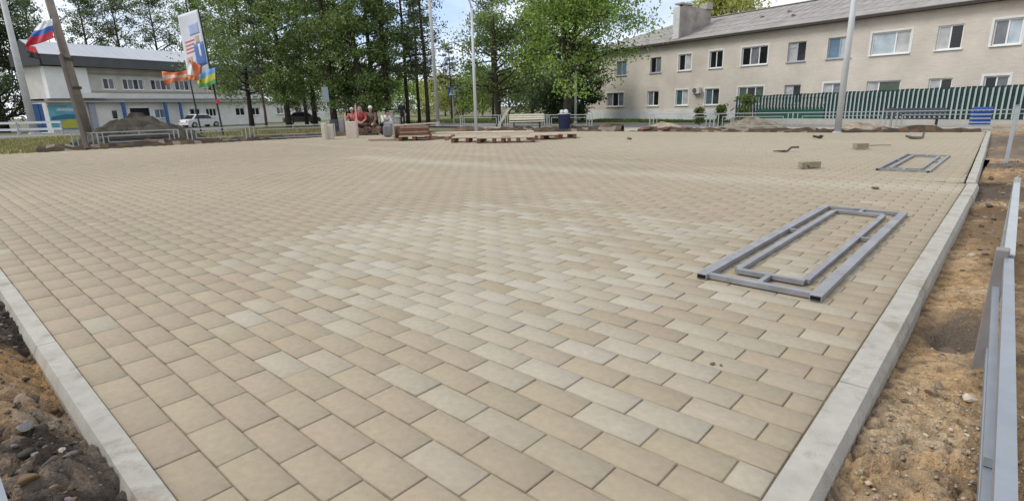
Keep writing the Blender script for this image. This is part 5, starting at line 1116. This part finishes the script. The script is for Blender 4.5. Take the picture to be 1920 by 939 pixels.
# far left
tree('dark_tree', 'dense dark tree filling the left edge beside the hall', base(2, 52), 16, 4.3, .6, lambda t: 1.0 - .25 * t, 70, 34000, .20, (.075, .108, .045), 90, (0, 0), bark_d, .35, 'trees behind the hall', (.0, .8), 4, .14)
tree('dark_tree', 'dark tree rising behind the tricolour flag', base(92, 68), 15, 2.6, 6, oval, 28, 4200, .20, DG, 91, (0, 0), bark_d, .25, 'trees behind the hall', (.1, .9), 4, .15)
for i, (px, dep, h, r_, lab) in enumerate(((188, 78, 17.5, 3.6, 'airy tree behind the left half of the hall roof'), (250, 80, 18, 3.9, 'airy tree behind the middle of the hall roof'), (318, 80, 18, 3.6, 'airy tree behind the roof left of the banner'), (385, 76, 17, 3.6, 'airy tree behind the banner'), (440, 74, 17, 3.6, 'airy tree behind the roof right of the banner'))):
    tree('airy_tree', lab, base(px, dep), h, r_, 7.2, oval, 34, 6500, .20, DG if i < 3 else MG, 95 + i, (0, 0), bark_d, .22, 'trees behind the hall', (.1, 1.), 4, .10)
# green and yellow green growth beyond the grove
BG = 'far shrubs beyond the road'
far = [(545, 82, 6.0, 3.2, LG_, 'far green shrub behind the left part of the grove'), (600, 90, 7.5, 3.6, (.10, .15, .05), 'far pale green tree seen between the first grove trunks'), (650, 86, 5.5, 3.4, MG, 'far green shrub behind the worker in red'), (705, 92, 6.5, 3.6, (.11, .15, .055), 'far pale green tree seen above the white cap'), (752, 88, 5.6, 3.3, LG_, 'far green shrub behind the distant walker'), (800, 92, 5.2, 3.4, YG, 'far yellow green shrub behind the larch'),
       (835, 84, 5.6, 3.2, YG, 'far yellow green shrub left of the crossing sign'), (868, 78, 4.6, 2.8, (.15, .17, .04), 'far yellow green shrub right of the crossing sign'), (905, 74, 5.6, 3.2, LG_, 'far green shrub behind the middle lamp post'), (955, 72, 5.2, 3.0, (.14, .17, .04), 'far yellow green shrub behind the slanting plank'), (1000, 70, 5.0, 3.0, MG, 'far green shrub behind the pale bench'), (1050, 68, 5.2, 3.0, DG, 'far dark shrub behind the trunk of the bright green tree')]
for i, (px, dep, h, r_, tn, lab) in enumerate(far):
    tree('shrub', lab, base(px, dep), h, r_, .2, oval, 26, 6500, .22, tn, 120 + i, (0, 0), bark_d, .12, BG, (.1, 1.), 4, .2)
# small plants at the heap by the fence
for i, (px, py, s_, lab) in enumerate(((1395, 210, .75, 'bushy green plant at the left end of the picket fence'), (1350, 222, .42, 'low weed beside the heap before the plinth'), (1312, 223, .36, 'low weed between the sandy heap and the earth heap'))):
    tree('weed_bush', lab, base(px, 29.5, GZ), 1.5 * s_ + .35, .95 * s_, .05, oval, 14, 900, .12, (.12, .16, .04), 140 + i, (0, 0), bark_b, .03, 'weeds by the fence', (.3, 1.2), 3, .2)
# far pale house behind the grove
fh = thing('far_house', 'far pale house glimpsed between the trees beyond the road', 'house', base(885, 105)); 
MB().box((0, 0, 2.2), (9, 6, 4.6)).build('wall', mat('far_house_wall', (.56, .50, .40), .9), fh)
q = MB(); q.prism([(-3.3, 4.5), (3.3, 4.5), (0, 6.2)], -4.8, 4.8, lambda a, b, h: (h, a, b)); q.build('roof', mat('far_house_roof', (.30, .27, .25), .9), fh)
for x in (-3, 0, 3): MB().box((x, -3.02, 2.4), (1.0, .08, 1.2)).build('window', GL['dark'], fh)
fh.rotation_euler = (0, 0, facing)
# white stone markers behind the road
for i, (px, dep, lab) in enumerate(((733, 36, 'grey stone pillar behind the sacks'), (745, 38, 'low grey stone pillar beside the distant walker'))):
    P = base(px, dep); q = MB(); q.box((0, 0, .5 - .15 * i), (.32, .3, 1.2 - .3 * i), bev=.04); q.box((0, 0, 1.08 - .4 * i), (.42, .4, .08), bev=.02); o = q.build('stone_pillar', mat('pillar_stone', (.38, .37, .35), .9, .15, 4)); o.location = P; o.rotation_euler = (0, 0, facing); tag(o, lab, 'pillar', 'stone pillars')

# ------------------------------------------------------------------ grass blades on the verges: stuff
def blades(name, label, poly, n, h, cols, seed, z):
    q = np.random.RandomState(seed); P = np.array(poly); lo, hi = P.min(0), P.max(0); pts = []
    while len(pts) < n:
        x = q.uniform(lo[0], hi[0], n); y = q.uniform(lo[1], hi[1], n); k = inpoly(x, y, poly) & (fbm(x * .8, y * .8) > .36); pts += list(zip(x[k], y[k]))
    pts = np.array(pts[:n]); a = q.uniform(0, 6.28, n); w = q.uniform(.02, .05, n); hh_ = h * q.uniform(.5, 1.3, n); lx_ = q.normal(0, .35, (n, 2)) * hh_[:, None]
    V = np.zeros((n, 3, 3)); V[:, 0, 0] = pts[:, 0] - np.cos(a) * w; V[:, 0, 1] = pts[:, 1] - np.sin(a) * w; V[:, 1, 0] = pts[:, 0] + np.cos(a) * w; V[:, 1, 1] = pts[:, 1] + np.sin(a) * w; V[:, 2, :2] = pts + lx_; V[:, :2, 2] = z; V[:, 2, 2] = z + hh_
    cc = np.array(cols)[q.randint(len(cols), size=n)] * q.uniform(.7, 1.25, n)[:, None]
    tag(np_mesh(name, V.reshape(-1, 3), np.arange(n * 3).reshape(n, 3), cc, leaf_m), label, None, None, 'stuff')
blades('grass', 'short yellowing grass behind the railing on the left', [(-45, -8), (-25.5, -6), (-23.6, 4), (-22.2, 13), (-26, 22), (-42, 22)], 26000, .13, [(.24, .22, .09), (.16, .17, .05), (.30, .26, .13)], 1, GZ - .05)
blades('grass', 'green grass before the white plinth of the apartment house', [(-23, 34), (-15.8, 34.3), (-6, 35.5), (-6, 37), (-23, 39)], 9000, .16, [(.10, .15, .035), (.14, .18, .05)], 2, GZ - .04)
blades('grass', 'green grass under the trees beyond the road', [(-40, 28.5), (-24, 33), (-25, 45), (-45, 45)], 9000, .2, [(.12, .15, .04), (.17, .18, .06)], 3, GZ - .06)
